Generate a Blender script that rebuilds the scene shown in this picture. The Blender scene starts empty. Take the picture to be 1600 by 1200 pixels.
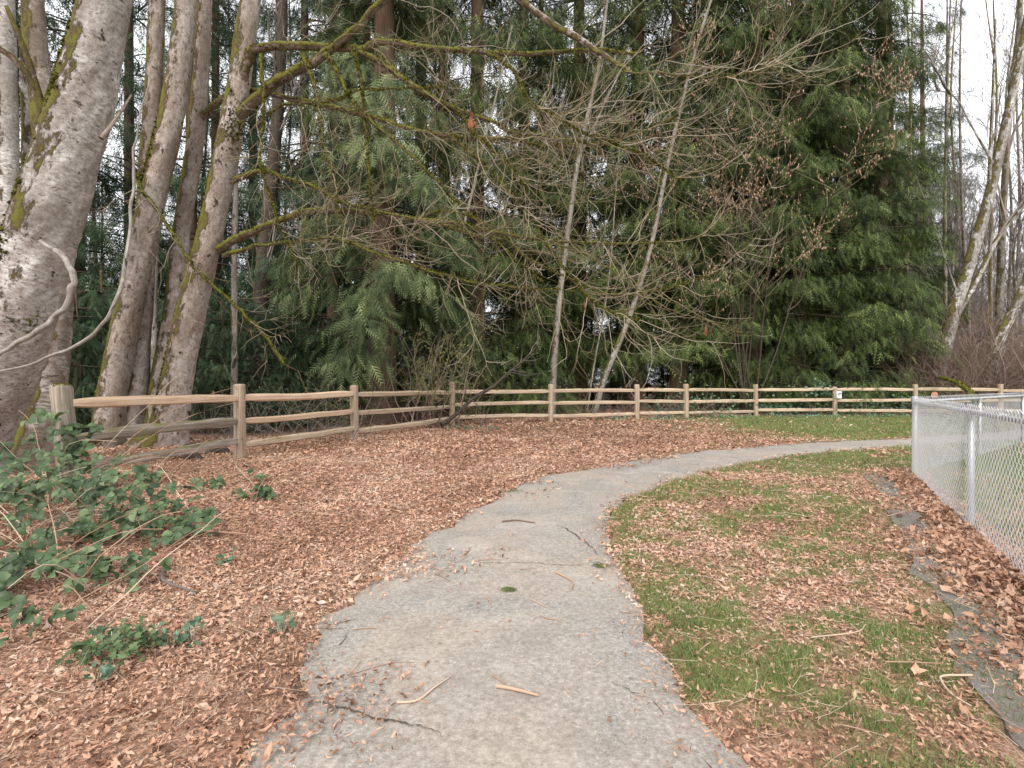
import bpy, math, random
import numpy as np
from mathutils import Vector, Matrix

random.seed(7)
rng = np.random.default_rng(11)
SC = bpy.context.scene
COL = SC.collection
PI = math.pi

# ------------------------------------------------------------------ camera, sky, sun, exposure
F_PX, CAM_H = 820.0, 1.25                 # focal length in 1600-px-wide pixels, eye height in metres
cd = bpy.data.cameras.new('camera'); cam = bpy.data.objects.new('camera', cd); COL.objects.link(cam)
cam.location = (0, 0, CAM_H); cam.rotation_euler = (PI / 2, 0, 0)
cd.sensor_width = 36.0; cd.lens = 36.0 * F_PX / 1600.0; cd.clip_start = 0.05; cd.clip_end = 2000
SC.camera = cam
SUN_EL, SUN_AZ = math.radians(42), math.radians(196)      # azimuth clockwise from +Y (behind the camera)
w = bpy.data.worlds.new('World'); SC.world = w; w.use_nodes = True
nt = w.node_tree; nt.nodes.clear()
sky = nt.nodes.new('ShaderNodeTexSky'); sky.sky_type = 'NISHITA'; sky.sun_disc = False
sky.sun_elevation = SUN_EL; sky.sun_rotation = SUN_AZ; sky.dust_density = 3.0; sky.air_density = 1.0
hs = nt.nodes.new('ShaderNodeHueSaturation'); hs.inputs['Saturation'].default_value = 0.25
mx = nt.nodes.new('ShaderNodeMixRGB'); mx.inputs[0].default_value = 0.75
mx.inputs[2].default_value = (9.0, 9.1, 9.5, 1)            # even overcast cloud layer
bg = nt.nodes.new('ShaderNodeBackground'); bg.inputs['Strength'].default_value = 0.11
out = nt.nodes.new('ShaderNodeOutputWorld')
nt.links.new(sky.outputs[0], hs.inputs['Color']); nt.links.new(hs.outputs[0], mx.inputs[1])
nt.links.new(mx.outputs[0], bg.inputs['Color']); nt.links.new(bg.outputs[0], out.inputs['Surface'])
sl = bpy.data.lights.new('sun', 'SUN'); sl.energy = 1.5; sl.angle = math.radians(25); sl.color = (1.0, 0.95, 0.88)
so = bpy.data.objects.new('sun', sl); COL.objects.link(so)
sv = Vector((math.sin(SUN_AZ) * math.cos(SUN_EL), math.cos(SUN_AZ) * math.cos(SUN_EL), math.sin(SUN_EL)))
so.rotation_euler = (-sv).to_track_quat('-Z', 'Y').to_euler()
SC.view_settings.view_transform = 'Standard'; SC.view_settings.look = 'None'
SC.view_settings.gamma = 1.0; SC.view_settings.exposure = 0.97
SC.cycles.max_bounces = 6; SC.cycles.diffuse_bounces = 2; SC.cycles.glossy_bounces = 2
SC.cycles.transmission_bounces = 3; SC.cycles.transparent_max_bounces = 4
SC.cycles.caustics_reflective = False; SC.cycles.caustics_refractive = False

# ------------------------------------------------------------------ helpers
def at(px, py, d):
    return np.array([(px - 800) / F_PX * d, d, CAM_H - (py - 600) / F_PX * d])
def gnd(px, py):
    d = F_PX * CAM_H / (py - 600.0)
    return np.array([(px - 800) / F_PX * d, d, 0.0])
def norm(v):
    return v / np.maximum(np.linalg.norm(v, axis=-1, keepdims=True), 1e-9)
_tab = np.random.default_rng(5).random((256, 256))
def vnoise(x, y):
    x = np.asarray(x, float); y = np.asarray(y, float)
    xi = np.floor(x).astype(int); yi = np.floor(y).astype(int)
    fx = x - xi; fy = y - yi; fx = fx * fx * (3 - 2 * fx); fy = fy * fy * (3 - 2 * fy)
    g = lambda a, b: _tab[a & 255, b & 255]
    return (g(xi, yi) * (1 - fx) + g(xi + 1, yi) * fx) * (1 - fy) + (g(xi, yi + 1) * (1 - fx) + g(xi + 1, yi + 1) * fx) * fy
def fbm(x, y, o=3):
    s = 0; a = 0.5; t = 0
    for k in range(o):
        s = s + a * vnoise(x * 2 ** k + 17 * k, y * 2 ** k + 31 * k); t += a; a *= 0.5
    return s / t
def sstep(a, b, x):
    t = np.clip((np.asarray(x, float) - a) / (b - a), 0, 1); return t * t * (3 - 2 * t)

class MB:
    """collects vertices, faces and per-point attributes and links them as ONE mesh object"""
    def __init__(s): s.v = []; s.f = []; s.a = {}; s.n = 0
    def add(s, v, faces, **attrs):
        v = np.asarray(v, np.float32).reshape(-1, 3)
        if len(v) == 0: return s
        for f in (faces if isinstance(faces, list) else [faces]): s.f.append(np.asarray(f, np.int64) + s.n)
        s.v.append(v); s.n += len(v)
        for k, x in attrs.items(): s.a.setdefault(k, []).append(np.asarray(x, np.float32))
        return s
    def mesh(s, name, m=None, smooth=True):
        me = bpy.data.meshes.new(name)
        v = np.concatenate(s.v); me.vertices.add(len(v)); me.vertices.foreach_set('co', v.ravel())
        idx = np.concatenate([f.ravel() for f in s.f]); tot = np.concatenate([np.full(len(f), f.shape[1]) for f in s.f])
        st = np.concatenate([[0], np.cumsum(tot)[:-1]])
        me.loops.add(len(idx)); me.loops.foreach_set('vertex_index', idx.astype(np.int32))
        me.polygons.add(len(tot)); me.polygons.foreach_set('loop_start', st.astype(np.int32))
        for k, x in s.a.items():
            x = np.concatenate(x)
            if len(x) != len(v): continue
            if x.ndim == 2:
                at_ = me.attributes.new(k, 'FLOAT_VECTOR', 'POINT'); at_.data.foreach_set('vector', x.ravel())
            else:
                at_ = me.attributes.new(k, 'FLOAT', 'POINT'); at_.data.foreach_set('value', x)
        me.update(calc_edges=True)
        me.polygons.foreach_set('use_smooth', np.full(len(tot), smooth)); me.update()
        if m: me.materials.append(m)
        return me
    def build(s, name, m=None, parent=None, smooth=True, kind=None):
        return link(name, s.mesh(name, m, smooth), parent, kind)

def link(name, me, parent=None, kind=None):
    o = bpy.data.objects.new(name, me); COL.objects.link(o)
    if parent: o.parent = parent
    if kind: o['kind'] = kind
    return o
def tag(o, label, cat=None, group=None, kind=None):
    o['label'] = label
    if cat: o['category'] = cat
    if group: o['group'] = group
    if kind: o['kind'] = kind
    return o
def thing(name, label, cat, loc=(0, 0, 0), rz=0, group=None, scale=1.0):
    o = bpy.data.objects.new(name, None); COL.objects.link(o)
    o.location = tuple(float(c) for c in loc); o.rotation_euler = (0, 0, rz); o.scale = (scale,) * 3
    o.empty_display_size = 0.2
    return tag(o, label, cat, group)
def copy_tree(root, loc, rz, scale=1.0, label=None, group=None):
    r = root.copy(); COL.objects.link(r); r.location = tuple(float(c) for c in loc); r.rotation_euler = (0, 0, rz); r.scale = (scale,) * 3
    if label: r['label'] = label
    if group: r['group'] = group
    for ch in [c for c in root.children]:
        c = ch.copy(); COL.objects.link(c); c.parent = r
    return r

def catmull(pts, n):
    p = np.asarray(pts, float)
    p = np.vstack([2 * p[0] - p[1], p, 2 * p[-1] - p[-2]])
    t = np.linspace(0, len(p) - 3 - 1e-6, n); i = t.astype(int); u = (t - i)[:, None]
    a, b, c, d = p[i], p[i + 1], p[i + 2], p[i + 3]
    return 0.5 * (2 * b + (c - a) * u + (2 * a - 5 * b + 4 * c - d) * u ** 2 + (3 * b - a - 3 * c + d) * u ** 3)

def tube(pts, radii, n=40, sides=12, lump=0.0, flare=0.0, seed=0, cap=True):
    """one tapered limb; returns verts, [quads, caps], tc (texture coordinate in metres)"""
    p = catmull(pts, n); r = np.interp(np.linspace(0, 1, n), np.linspace(0, 1, len(radii)), radii)
    t = norm(np.gradient(p, axis=0)); s = np.concatenate([[0], np.cumsum(np.linalg.norm(np.diff(p, axis=0), axis=1))])
    ref = np.array([0.0, 1.0, 0.0]) if abs(t[:, 1].mean()) < 0.8 else np.array([1.0, 0, 0])
    u = norm(np.cross(t, ref)); v = np.cross(t, u)
    a = np.arange(sides) / sides * 2 * PI
    rr = np.repeat(r[:, None], sides, 1)
    if lump:
        A = np.cos(a)[None] * 1.7 + seed * 7.1; B = np.sin(a)[None] * 1.7
        rr = rr * (1 + lump * 2 * (fbm(A + s[:, None] * 1.3, B + s[:, None] * 0.6 + seed, 3) - 0.5)
                   + lump * 0.5 * (vnoise(A * 4 + s[:, None] * 9, B * 4 + s[:, None] * 3) - 0.5)
                   + (lump * 0.28 * (vnoise(A * 5, B * 5 + s[:, None] * 26) - 0.5) if sides > 20 else 0))
    if flare:
        rr = rr * (1 + flare * np.exp(-s[:, None] / 0.45) * (1 + 0.5 * np.sin(a * 4 + seed)[None]))
    V = p[:, None] + rr[..., None] * (np.cos(a)[None, :, None] * u[:, None] + np.sin(a)[None, :, None] * v[:, None])
    i = np.arange(n - 1)[:, None] * sides; j = np.arange(sides)[None]; j2 = (j + 1) % sides
    q = np.stack([i + j, i + j2, i + sides + j2, i + sides + j], -1).reshape(-1, 4)
    rm = r.mean()
    tc = np.stack([np.broadcast_to(np.cos(a)[None] * rm, rr.shape), np.broadcast_to(np.sin(a)[None] * rm, rr.shape),
                   np.broadcast_to(s[:, None] + seed * 3.3, rr.shape)], -1).reshape(-1, 3)
    V = V.reshape(-1, 3); fs = [q]
    if cap:
        V = np.vstack([V, p[-1] + t[-1] * r[-1] * 0.3]); tc = np.vstack([tc, tc[-1]])
        k = (n - 1) * sides
        fs.append(np.stack([k + np.arange(sides), k + (np.arange(sides) + 1) % sides, np.full(sides, n * sides)], -1))
    return V, fs, tc

def tubes(P, R, sides=3):
    """many thin twigs at once: P (N,K,3), R (N,K)"""
    N, K, _ = P.shape
    t = norm(np.gradient(P, axis=1)); ref = norm(rng.normal(size=(N, 1, 3)))
    u = norm(np.cross(t, np.broadcast_to(ref, t.shape))); v = np.cross(t, u)
    a = np.arange(sides) / sides * 2 * PI
    V = P[:, :, None] + R[:, :, None, None] * (np.cos(a)[:, None] * u[:, :, None] + np.sin(a)[:, None] * v[:, :, None])
    b = (np.arange(N) * K * sides)[:, None, None]; i = (np.arange(K - 1) * sides)[None, :, None]; j = np.arange(sides)[None, None]
    j2 = (j + 1) % sides
    q = np.stack([b + i + j, b + i + j2, b + i + sides + j2, b + i + sides + j], -1).reshape(-1, 4)
    var = np.repeat(rng.random(N), K * sides)
    return V.reshape(-1, 3), q, var
def grow(S, D, L, K, up=0.0, wob=0.1, upend=0.0):
    N = len(S); P = np.zeros((N, K, 3)); P[:, 0] = S; d = norm(D); st = (np.asarray(L) / (K - 1))[:, None]
    for k in range(1, K):
        f = k / (K - 1)
        d = norm(d + rng.normal(size=(N, 3)) * wob + np.array([0, 0, 1.0]) * (up + upend * f) / K * 4)
        P[:, k] = P[:, k - 1] + d * st
    return P
def spawn(P, n, t0=0.2, t1=1.0, a0=30, a1=70, flat=0.0):
    N, K, _ = P.shape
    i = rng.integers(0, N, n); t = rng.uniform(t0, t1, n) * (K - 1.001); k = t.astype(int); f = (t - k)[:, None]
    S = P[i, k] * (1 - f) + P[i, k + 1] * f; T = norm(P[i, k + 1] - P[i, k])
    w_ = norm(np.cross(T, norm(rng.normal(size=(n, 3)) * np.array([1, 1, 1 - flat]))))
    a = np.radians(rng.uniform(a0, a1, n))[:, None]
    return S, np.cos(a) * T + np.sin(a) * w_, i, t / (K - 1)
def taper(N, K, r0, r1):
    r0 = np.broadcast_to(np.asarray(r0, float), (N,)); return r0[:, None] * np.linspace(1, 0, K)[None] + r1 * np.linspace(0, 1, K)[None]
def place(tv, tf, pos, X, Y, Z, size, extra=None):
    """stamp template (m,3) at N frames"""
    N = len(pos); m = len(tv)
    if extra is None: T = np.broadcast_to(tv[None], (N, m, 3))
    else: T = extra
    s = np.asarray(size).reshape(N, 1, 1)
    V = pos[:, None] + s * (T[..., 0:1] * X[:, None] + T[..., 1:2] * Y[:, None] + T[..., 2:3] * Z[:, None])
    F = (tf[None] + (np.arange(N) * m)[:, None, None]).reshape(-1, tf.shape[1])
    return V.reshape(-1, 3), F
def rep(x, m): return np.repeat(x, m)

# ------------------------------------------------------------------ materials
class NT:
    def __init__(s, name, rough=0.8, spec=0.3):
        s.m = bpy.data.materials.new(name); s.m.use_nodes = True; s.t = s.m.node_tree
        s.b = s.t.nodes['Principled BSDF']; s.b.inputs['Roughness'].default_value = rough
        s.b.inputs['Specular IOR Level'].default_value = spec
    def n(s, typ, **kw):
        x = s.t.nodes.new('ShaderNode' + typ)
        for k, v in kw.items():
            if k in x.inputs.keys(): s.set(x.inputs[k], v)
            else: setattr(x, k, v)
        return x
    def set(s, inp, v):
        if isinstance(v, bpy.types.NodeSocket): s.t.links.new(v, inp)
        else: inp.default_value = v
    def attr(s, name, vec=False):
        x = s.n('Attribute', attribute_name=name); return x.outputs['Vector' if vec else 'Fac']
    def pos(s): return s.n('NewGeometry').outputs['Position']
    def nor(s): return s.n('NewGeometry').outputs['Normal']
    def scale(s, vec, sc):
        x = s.n('VectorMath', operation='MULTIPLY'); s.set(x.inputs[0], vec); x.inputs[1].default_value = sc; return x.outputs[0]
    def noise(s, vec, sc=1.0, det=4, rough=0.55, dist=0.0):
        x = s.n('TexNoise', Scale=sc, Detail=det, Roughness=rough, Distortion=dist); s.set(x.inputs['Vector'], vec); return x.outputs['Fac']
    def voro(s, vec, sc=1.0, out='Color'):
        x = s.n('TexVoronoi', Scale=sc); s.set(x.inputs['Vector'], vec); return x.outputs[out]
    def ramp(s, fac, stops):
        x = s.n('ValToRGB'); e = x.color_ramp.elements
        while len(e) < len(stops): e.new(0.5)
        for k, (p, c) in enumerate(stops):
            e[k].position = p; c = (c, c, c) if isinstance(c, (int, float)) else c; e[k].color = (*c, 1)
        s.set(x.inputs[0], fac); return x.outputs[0]
    def mix(s, fac, a, b, mode='MIX'):
        x = s.n('MixRGB', blend_type=mode); s.set(x.inputs[0], fac)
        for i, c in ((1, a), (2, b)): s.set(x.inputs[i], (*c, 1) if isinstance(c, tuple) else c)
        return x.outputs[0]
    def math(s, op, a, b=0.0):
        x = s.n('Math', operation=op); s.set(x.inputs[0], a); s.set(x.inputs[1], b); return x.outputs[0]
    def dot(s, a, v):
        x = s.n('VectorMath', operation='DOT_PRODUCT'); s.set(x.inputs[0], a); x.inputs[1].default_value = v; return x.outputs['Value']
    def bump(s, h, strength=0.3, dist=0.02):
        x = s.n('Bump', Strength=strength, Distance=dist); s.set(x.inputs['Height'], h); s.t.links.new(x.outputs[0], s.b.inputs['Normal'])
    def col(s, c): s.set(s.b.inputs['Base Color'], (*c, 1) if isinstance(c, tuple) else c); return s.m
    def leafy(s, c, trans=0.3):
        """thin leaf: diffuse plus some light let through"""
        s.set(s.b.inputs['Base Color'], c)
        tr = s.n('BsdfTranslucent'); s.set(tr.inputs['Color'], c)
        ms = s.n('MixShader'); ms.inputs[0].default_value = trans
        s.t.links.new(s.b.outputs[0], ms.inputs[1]); s.t.links.new(tr.outputs[0], ms.inputs[2])
        s.t.links.new(ms.outputs[0], s.t.nodes['Material Output'].inputs['Surface']); return s.m

M = {}
MOSS1, MOSS2 = (0.07, 0.066, 0.016), (0.19, 0.185, 0.04)
def bark(name, dark, mid, light, moss=0.5, mdir=(-0.75, -0.2, 0.4), lich=0.55, bands=26.0, around=5.0, white=0.8):
    k = NT(name, 0.9, 0.12); tc = k.attr('tc', True)
    fine = k.noise(k.scale(tc, (around * 2, around * 2, bands)), 1.0, 8, 0.72, 0.5)
    grain = k.noise(k.scale(tc, (60, 60, 60)), 1.0, 4, 0.7)
    big = k.noise(k.scale(tc, (2.2, 2.2, 1.7)), 1.0, 6, 0.65, 0.6)
    scar = k.noise(k.scale(tc, (around * .8, around * .8, bands * 0.5)), 1.0, 4, 0.6, 0.4)
    c = k.ramp(k.math('ADD', k.math('MULTIPLY', fine, 0.7), k.math('MULTIPLY', grain, 0.3)), [(0.36, dark), (0.46, mid), (0.56, tuple(0.5 * (a + b) for a, b in zip(mid, light))), (0.66, light)])
    dash = k.noise(k.scale(tc, (around * 2.6, around * 2.6, bands * 2.6)), 1.0, 3, 0.6)
    c = k.mix(k.ramp(dash, [(0.60, 0.0), (0.66, 0.75)]), c, tuple(x * 0.55 for x in dark))
    c = k.mix(k.math('MULTIPLY', k.ramp(big, [(lich - 0.07, 0.0), (lich + 0.10, 1.0)]), k.ramp(k.noise(k.scale(tc, (around * 1.6, around * 1.6, bands * 1.3)), 1.0, 6, 0.7, 0.4), [(0.42, 0.0), (0.58, white)])), c, (0.70, 0.685, 0.66))
    c = k.mix(k.ramp(k.noise(k.scale(tc, (1.6, 1.6, 0.8)), 1.0, 4), [(0.42, 0.0), (0.62, 0.55)]), c, tuple(x * 0.62 for x in mid))
    c = k.mix(k.ramp(scar, [(0.62, 0.0), (0.68, 0.9)]), c, tuple(x * 0.32 for x in dark))
    mo = k.math('ADD', k.math('MULTIPLY', k.dot(k.nor(), mdir), 0.30), k.noise(k.scale(tc, (5, 5, 2.6)), 1.0, 7, 0.72))
    th = 1.02 - moss * 0.6
    mf = k.ramp(mo, [(th - 0.05, 0.0), (th + 0.01, 1.0)])
    mc = k.mix(k.noise(k.scale(tc, (45, 45, 45)), 1.0, 4, 0.7), MOSS1, MOSS2)
    mc = k.mix(k.ramp(mo, [(th, 1.0), (th + 0.12, 0.0)]), mc, (0.085, 0.058, 0.030))
    k.bump(k.math('ADD', k.math('MULTIPLY', fine, 0.8), k.math('ADD', k.math('MULTIPLY', mf, 0.6), k.math('MULTIPLY', grain, 0.3))), 0.9, 0.03)
    return k.col(k.mix(mf, c, mc))
M['bark'] = bark('alder_bark', (0.10, 0.08, 0.068), (0.32, 0.275, 0.24), (0.56, 0.525, 0.49), 0.72, lich=0.47, around=8, bands=20, white=0.95)
M['bark2'] = bark('maple_bark', (0.095, 0.07, 0.053), (0.265, 0.205, 0.165), (0.46, 0.395, 0.345), 0.68, lich=0.50, bands=9, around=9, white=0.45)
M['bark_brown'] = bark('mossy_brown_bark', (0.09, 0.065, 0.045), (0.19, 0.145, 0.11), (0.30, 0.25, 0.20), 0.80)
M['limb'] = bark('mossy_limb_bark', (0.09, 0.065, 0.045), (0.20, 0.155, 0.115), (0.36, 0.31, 0.26), 0.93, (-0.1, -0.1, 0.6), 0.7, 20, 10)
M['pale'] = bark('pale_sapling_bark', (0.10, 0.085, 0.07), (0.22, 0.195, 0.165), (0.37, 0.34, 0.30), 0.50, lich=0.55, bands=7, around=8, white=0.4)
M['greybark'] = bark('grey_tree_bark', (0.08, 0.066, 0.055), (0.22, 0.19, 0.165), (0.42, 0.39, 0.36), 0.48, lich=0.48, bands=6, around=6)
M['dead'] = bark('dead_wood', (0.16, 0.13, 0.105), (0.28, 0.245, 0.21), (0.46, 0.425, 0.39), 0.2, lich=0.5, bands=8, around=30, white=0.5)
M['darkbark'] = bark('dark_bark', (0.03, 0.024, 0.018), (0.07, 0.055, 0.042), (0.14, 0.12, 0.10), 0.45, lich=0.7)
k = NT('cedar_bark', 0.95, 0.1); tc = k.attr('tc', True)
st = k.noise(k.scale(tc, (26, 26, 1.6)), 1.0, 5, 0.6, 0.2)
k.bump(st, 0.9, 0.05)
M['cedarbark'] = k.col(k.mix(k.noise(k.scale(tc, (4, 4, 1.2))), k.ramp(st, [(0.3, (0.045, 0.027, 0.02)), (0.55, (0.15, 0.09, 0.062)), (0.75, (0.25, 0.17, 0.13))]), (0.13, 0.10, 0.07)))
k = NT('twig_bark', 0.8, 0.3); va = k.attr('var')
M['twig'] = k.col(k.ramp(va, [(0.0, (0.12, 0.095, 0.04)), (0.4, (0.23, 0.19, 0.11)), (0.8, (0.38, 0.325, 0.25)), (1.0, (0.52, 0.47, 0.41))]))
k = NT('brown_twig_bark', 0.85, 0.2); va = k.attr('var')
M['brush'] = k.col(k.ramp(va, [(0.0, (0.10, 0.065, 0.05)), (0.5, (0.22, 0.155, 0.12)), (1.0, (0.36, 0.28, 0.23))]))
k = NT('grey_twig_bark', 0.85, 0.2); va = k.attr('var')
M['greytwig'] = k.col(k.ramp(va, [(0.0, (0.12, 0.10, 0.09)), (0.6, (0.22, 0.19, 0.17)), (1.0, (0.36, 0.32, 0.29))]))
k = NT('dry_cane', 0.8, 0.3); va = k.attr('var')
M['cane'] = k.col(k.ramp(va, [(0.0, (0.22, 0.11, 0.07)), (0.5, (0.42, 0.28, 0.19)), (1.0, (0.60, 0.49, 0.38))]))
k = NT('moss', 1.0, 0.05); va = k.attr('var')
M['moss'] = k.leafy(k.ramp(va, [(0.0, (0.055, 0.052, 0.012)), (0.5, (0.125, 0.125, 0.024)), (1.0, (0.26, 0.27, 0.055))]), 0.25)
def foliage(name, c0, c1, c2, trans=0.22, rough=0.55, spec=0.3):
    k = NT(name, rough, spec); va = k.attr('var')
    big = k.ramp(k.noise(k.pos(), 1.1, 3), [(0.3, 0.0), (0.7, 1.0)])
    f = k.math('ADD', k.math('MULTIPLY', va, 0.68), k.math('MULTIPLY', big, 0.32))
    return k.leafy(k.ramp(f, [(0.1, c0), (0.55, c1), (1.0, c2)]), trans)
M['cedar'] = foliage('cedar_foliage', (0.010, 0.018, 0.005), (0.080, 0.116, 0.029), (0.31, 0.36, 0.11))
M['cedar_light'] = foliage('light_cedar_foliage', (0.024, 0.040, 0.015), (0.145, 0.19, 0.075), (0.40, 0.45, 0.20))
M['hemlock'] = foliage('hemlock_foliage', (0.013, 0.026, 0.012), (0.048, 0.085, 0.036), (0.16, 0.24, 0.11))
M['bramble'] = foliage('bramble_leaf', (0.038, 0.065, 0.026), (0.085, 0.135, 0.056), (0.185, 0.245, 0.115), 0.2, 0.48, 0.35)
M['herb'] = foliage('herb_leaf', (0.035, 0.065, 0.025), (0.08, 0.13, 0.05), (0.16, 0.22, 0.09), 0.2, 0.5, 0.3)
M['ivy'] = foliage('ivy_leaf', (0.05, 0.11, 0.055), (0.10, 0.18, 0.10), (0.17, 0.28, 0.17), 0.2, 0.4, 0.4)
M['bud'] = foliage('spring_bud_leaf', (0.10, 0.115, 0.03), (0.19, 0.205, 0.06), (0.31, 0.32, 0.12), 0.35)
M['grass'] = foliage('grass_blades', (0.10, 0.14, 0.045), (0.21, 0.27, 0.095), (0.37, 0.42, 0.19), 0.35, 0.6, 0.2)
k = NT('fallen_leaf', 0.75, 0.25); va = k.attr('var')
lc = k.ramp(va, [(0.0, (0.10, 0.055, 0.04)), (0.22, (0.33, 0.175, 0.11)), (0.5, (0.59, 0.34, 0.22)), (0.75, (0.69, 0.445, 0.31)), (0.92, (0.72, 0.52, 0.39)), (1.0, (0.74, 0.60, 0.49))])
lc = k.mix(k.math('MULTIPLY', k.noise(k.pos(), 90.0, 4, 0.7), 0.42), lc, (0.27, 0.155, 0.105))
M['leaf'] = k.leafy(lc, 0.2)
k = NT('orange_leaf', 0.6, 0.3); M['orange'] = k.leafy(k.ramp(k.attr('var'), [(0, (0.26, 0.10, 0.05)), (1, (0.48, 0.22, 0.12))]), 0.35)
k = NT('catkin', 0.9, 0.1); M['catkin'] = k.col(k.ramp(k.attr('var'), [(0, (0.28, 0.165, 0.11)), (0.6, (0.46, 0.29, 0.205)), (1, (0.58, 0.40, 0.30))]))
# split wood
def wood(name, c0, c1, c2, mossy=0.0):
    k = NT(name, 0.85, 0.2); tc = k.attr('tc', True)
    rnd = k.n('ObjectInfo').outputs['Random']
    off = k.n('VectorMath', operation='ADD'); k.set(off.inputs[0], tc)
    cmb = k.n('CombineXYZ'); k.set(cmb.inputs[0], k.math('MULTIPLY', rnd, 9.0)); k.set(cmb.inputs[2], k.math('MULTIPLY', rnd, 31.0))
    k.set(off.inputs[1], cmb.outputs[0]); v = off.outputs[0]
    g = k.noise(k.scale(v, (42, 42, 1.3)), 1.0, 5, 0.6, 0.15)
    b = k.noise(k.scale(v, (5, 5, 1.8)), 1.0, 4)
    c = k.ramp(k.math('ADD', k.math('MULTIPLY', g, 0.75), k.math('MULTIPLY', b, 0.25)), [(0.34, c0), (0.48, c1), (0.66, c2)])
    c = k.mix(k.math('MULTIPLY', rnd, 0.4), c, tuple(0.55 * (x + y) * 0.88 for x, y in zip(c0, c1)))
    if mossy:
        mo = k.math('ADD', k.noise(k.scale(v, (9, 9, 5)), 1.0, 4), k.math('MULTIPLY', k.dot(k.nor(), (0, -0.2, 1)), 0.16))
        c = k.mix(k.ramp(mo, [(0.74 - mossy * 0.12, 0.0), (0.80 - mossy * 0.12, 0.8)]), c, (0.19, 0.185, 0.05))
    kn = k.noise(k.scale(v, (13, 13, 6)), 1.0, 1)
    c = k.mix(k.ramp(kn, [(0.76, 0.0), (0.79, 0.75)]), c, tuple(x * 0.3 for x in c0))
    k.bump(g, 0.5, 0.01); return k.col(c)
M['wood'] = wood('weathered_cedar_rail', (0.26, 0.185, 0.125), (0.48, 0.37, 0.26), (0.64, 0.525, 0.395), 0.35)
M['wood_new'] = wood('fresh_cedar_rail', (0.40, 0.27, 0.175), (0.60, 0.435, 0.30), (0.73, 0.565, 0.42), 0.0)
M['wood_old'] = wood('grey_lichened_rail', (0.10, 0.078, 0.058), (0.27, 0.225, 0.175), (0.50, 0.45, 0.385), 1.0)
M['wood_post'] = wood('cedar_post', (0.20, 0.145, 0.10), (0.39, 0.30, 0.215), (0.55, 0.45, 0.345), 0.35)
k = NT('galvanised_steel', 0.42, 0.5); k.b.inputs['Metallic'].default_value = 0.55
M['steel'] = k.col(k.ramp(k.noise(k.pos(), 30, 4), [(0.3, (0.36, 0.37, 0.39)), (0.7, (0.52, 0.53, 0.55))]))
k = NT('galvanised_wire', 0.5, 0.5); k.b.inputs['Metallic'].default_value = 0.35
M['wire'] = k.col((0.64, 0.65, 0.67))
k = NT('asphalt', 0.9, 0.25); p = k.pos()
sp = k.noise(p, 150.0, 3, 0.8); sp2 = k.noise(p, 48.0, 4, 0.7); bl = k.noise(p, 0.8, 6, 0.65, 0.5); st2 = k.noise(p, 3.1, 5, 0.65)
c = k.ramp(k.math('ADD', k.math('MULTIPLY', sp, 0.6), k.math('MULTIPLY', sp2, 0.4)), [(0.34, (0.08, 0.075, 0.072)), (0.46, (0.24, 0.225, 0.205)), (0.57, (0.35, 0.33, 0.30)), (0.66, (0.72, 0.70, 0.67))])
c = k.mix(k.ramp(bl, [(0.38, 0.0), (0.58, 0.85)]), c, k.mix(k.ramp(sp2, [(0.3, 0.0), (0.7, 1.0)]), (0.24, 0.195, 0.155), (0.46, 0.40, 0.335)))
c = k.mix(k.ramp(st2, [(0.50, 0.0), (0.70, 0.38)]), c, (0.18, 0.155, 0.13))
c = k.mix(k.ramp(k.noise(p, 1.7, 5, 0.7), [(0.52, 0.0), (0.68, 0.35)]), c, (0.50, 0.46, 0.41))
c = k.mix(k.ramp(k.voro(p, 30.0, 'Distance'), [(0.05, 0.6), (0.12, 0.0)]), c, (0.10, 0.075, 0.06))
k.bump(k.math('ADD', sp, sp2), 0.6, 0.007); M['asphalt'] = k.col(c)
k = NT('crack_dirt', 1.0, 0.1); M['crack'] = k.col(k.mix(k.noise(k.pos(), 60), (0.05, 0.043, 0.036), (0.12, 0.10, 0.08)))
k = NT('old_concrete', 0.9, 0.2); p = k.pos()
k.bump(k.noise(p, 90, 4), 0.4, 0.006)
M['concrete'] = k.col(k.mix(k.noise(p, 6, 5), k.ramp(k.noise(p, 120, 2), [(0.35, (0.14, 0.13, 0.12)), (0.65, (0.29, 0.275, 0.25))]), (0.13, 0.11, 0.09)))
k = NT('ground_soil', 0.95, 0.1); p = k.pos()
li = k.ramp(k.voro(p, 40.0), [(0.1, (0.20, 0.105, 0.07)), (0.45, (0.40, 0.235, 0.16)), (0.9, (0.58, 0.40, 0.29))])
li = k.mix(k.ramp(k.noise(p, 95, 5, 0.7), [(0.42, 0.0), (0.6, 0.85)]), li, (0.11, 0.065, 0.045))
li = k.mix(k.ramp(k.noise(p, 1.1, 5), [(0.45, 0.0), (0.7, 0.5)]), li, (0.12, 0.08, 0.055))
gr = k.ramp(k.noise(p, 130, 5, 0.75), [(0.34, (0.055, 0.045, 0.022)), (0.48, (0.13, 0.14, 0.045)), (0.58, (0.23, 0.22, 0.09)), (0.68, (0.42, 0.30, 0.19))])
k.bump(k.noise(p, 35, 5), 0.8, 0.02)
M['ground'] = k.col(k.mix(k.attr('grass'), li, gr))
k = NT('paper', 0.6, 0.3); M['paper'] = k.col((0.80, 0.81, 0.86))
k = NT('print', 0.6, 0.3); M['ink'] = k.col((0.12, 0.12, 0.22))
k = NT('cut_wood', 0.8, 0.2); M['cut'] = k.col(k.mix(k.noise(k.pos(), 30), (0.46, 0.21, 0.13), (0.62, 0.36, 0.25)))

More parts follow.
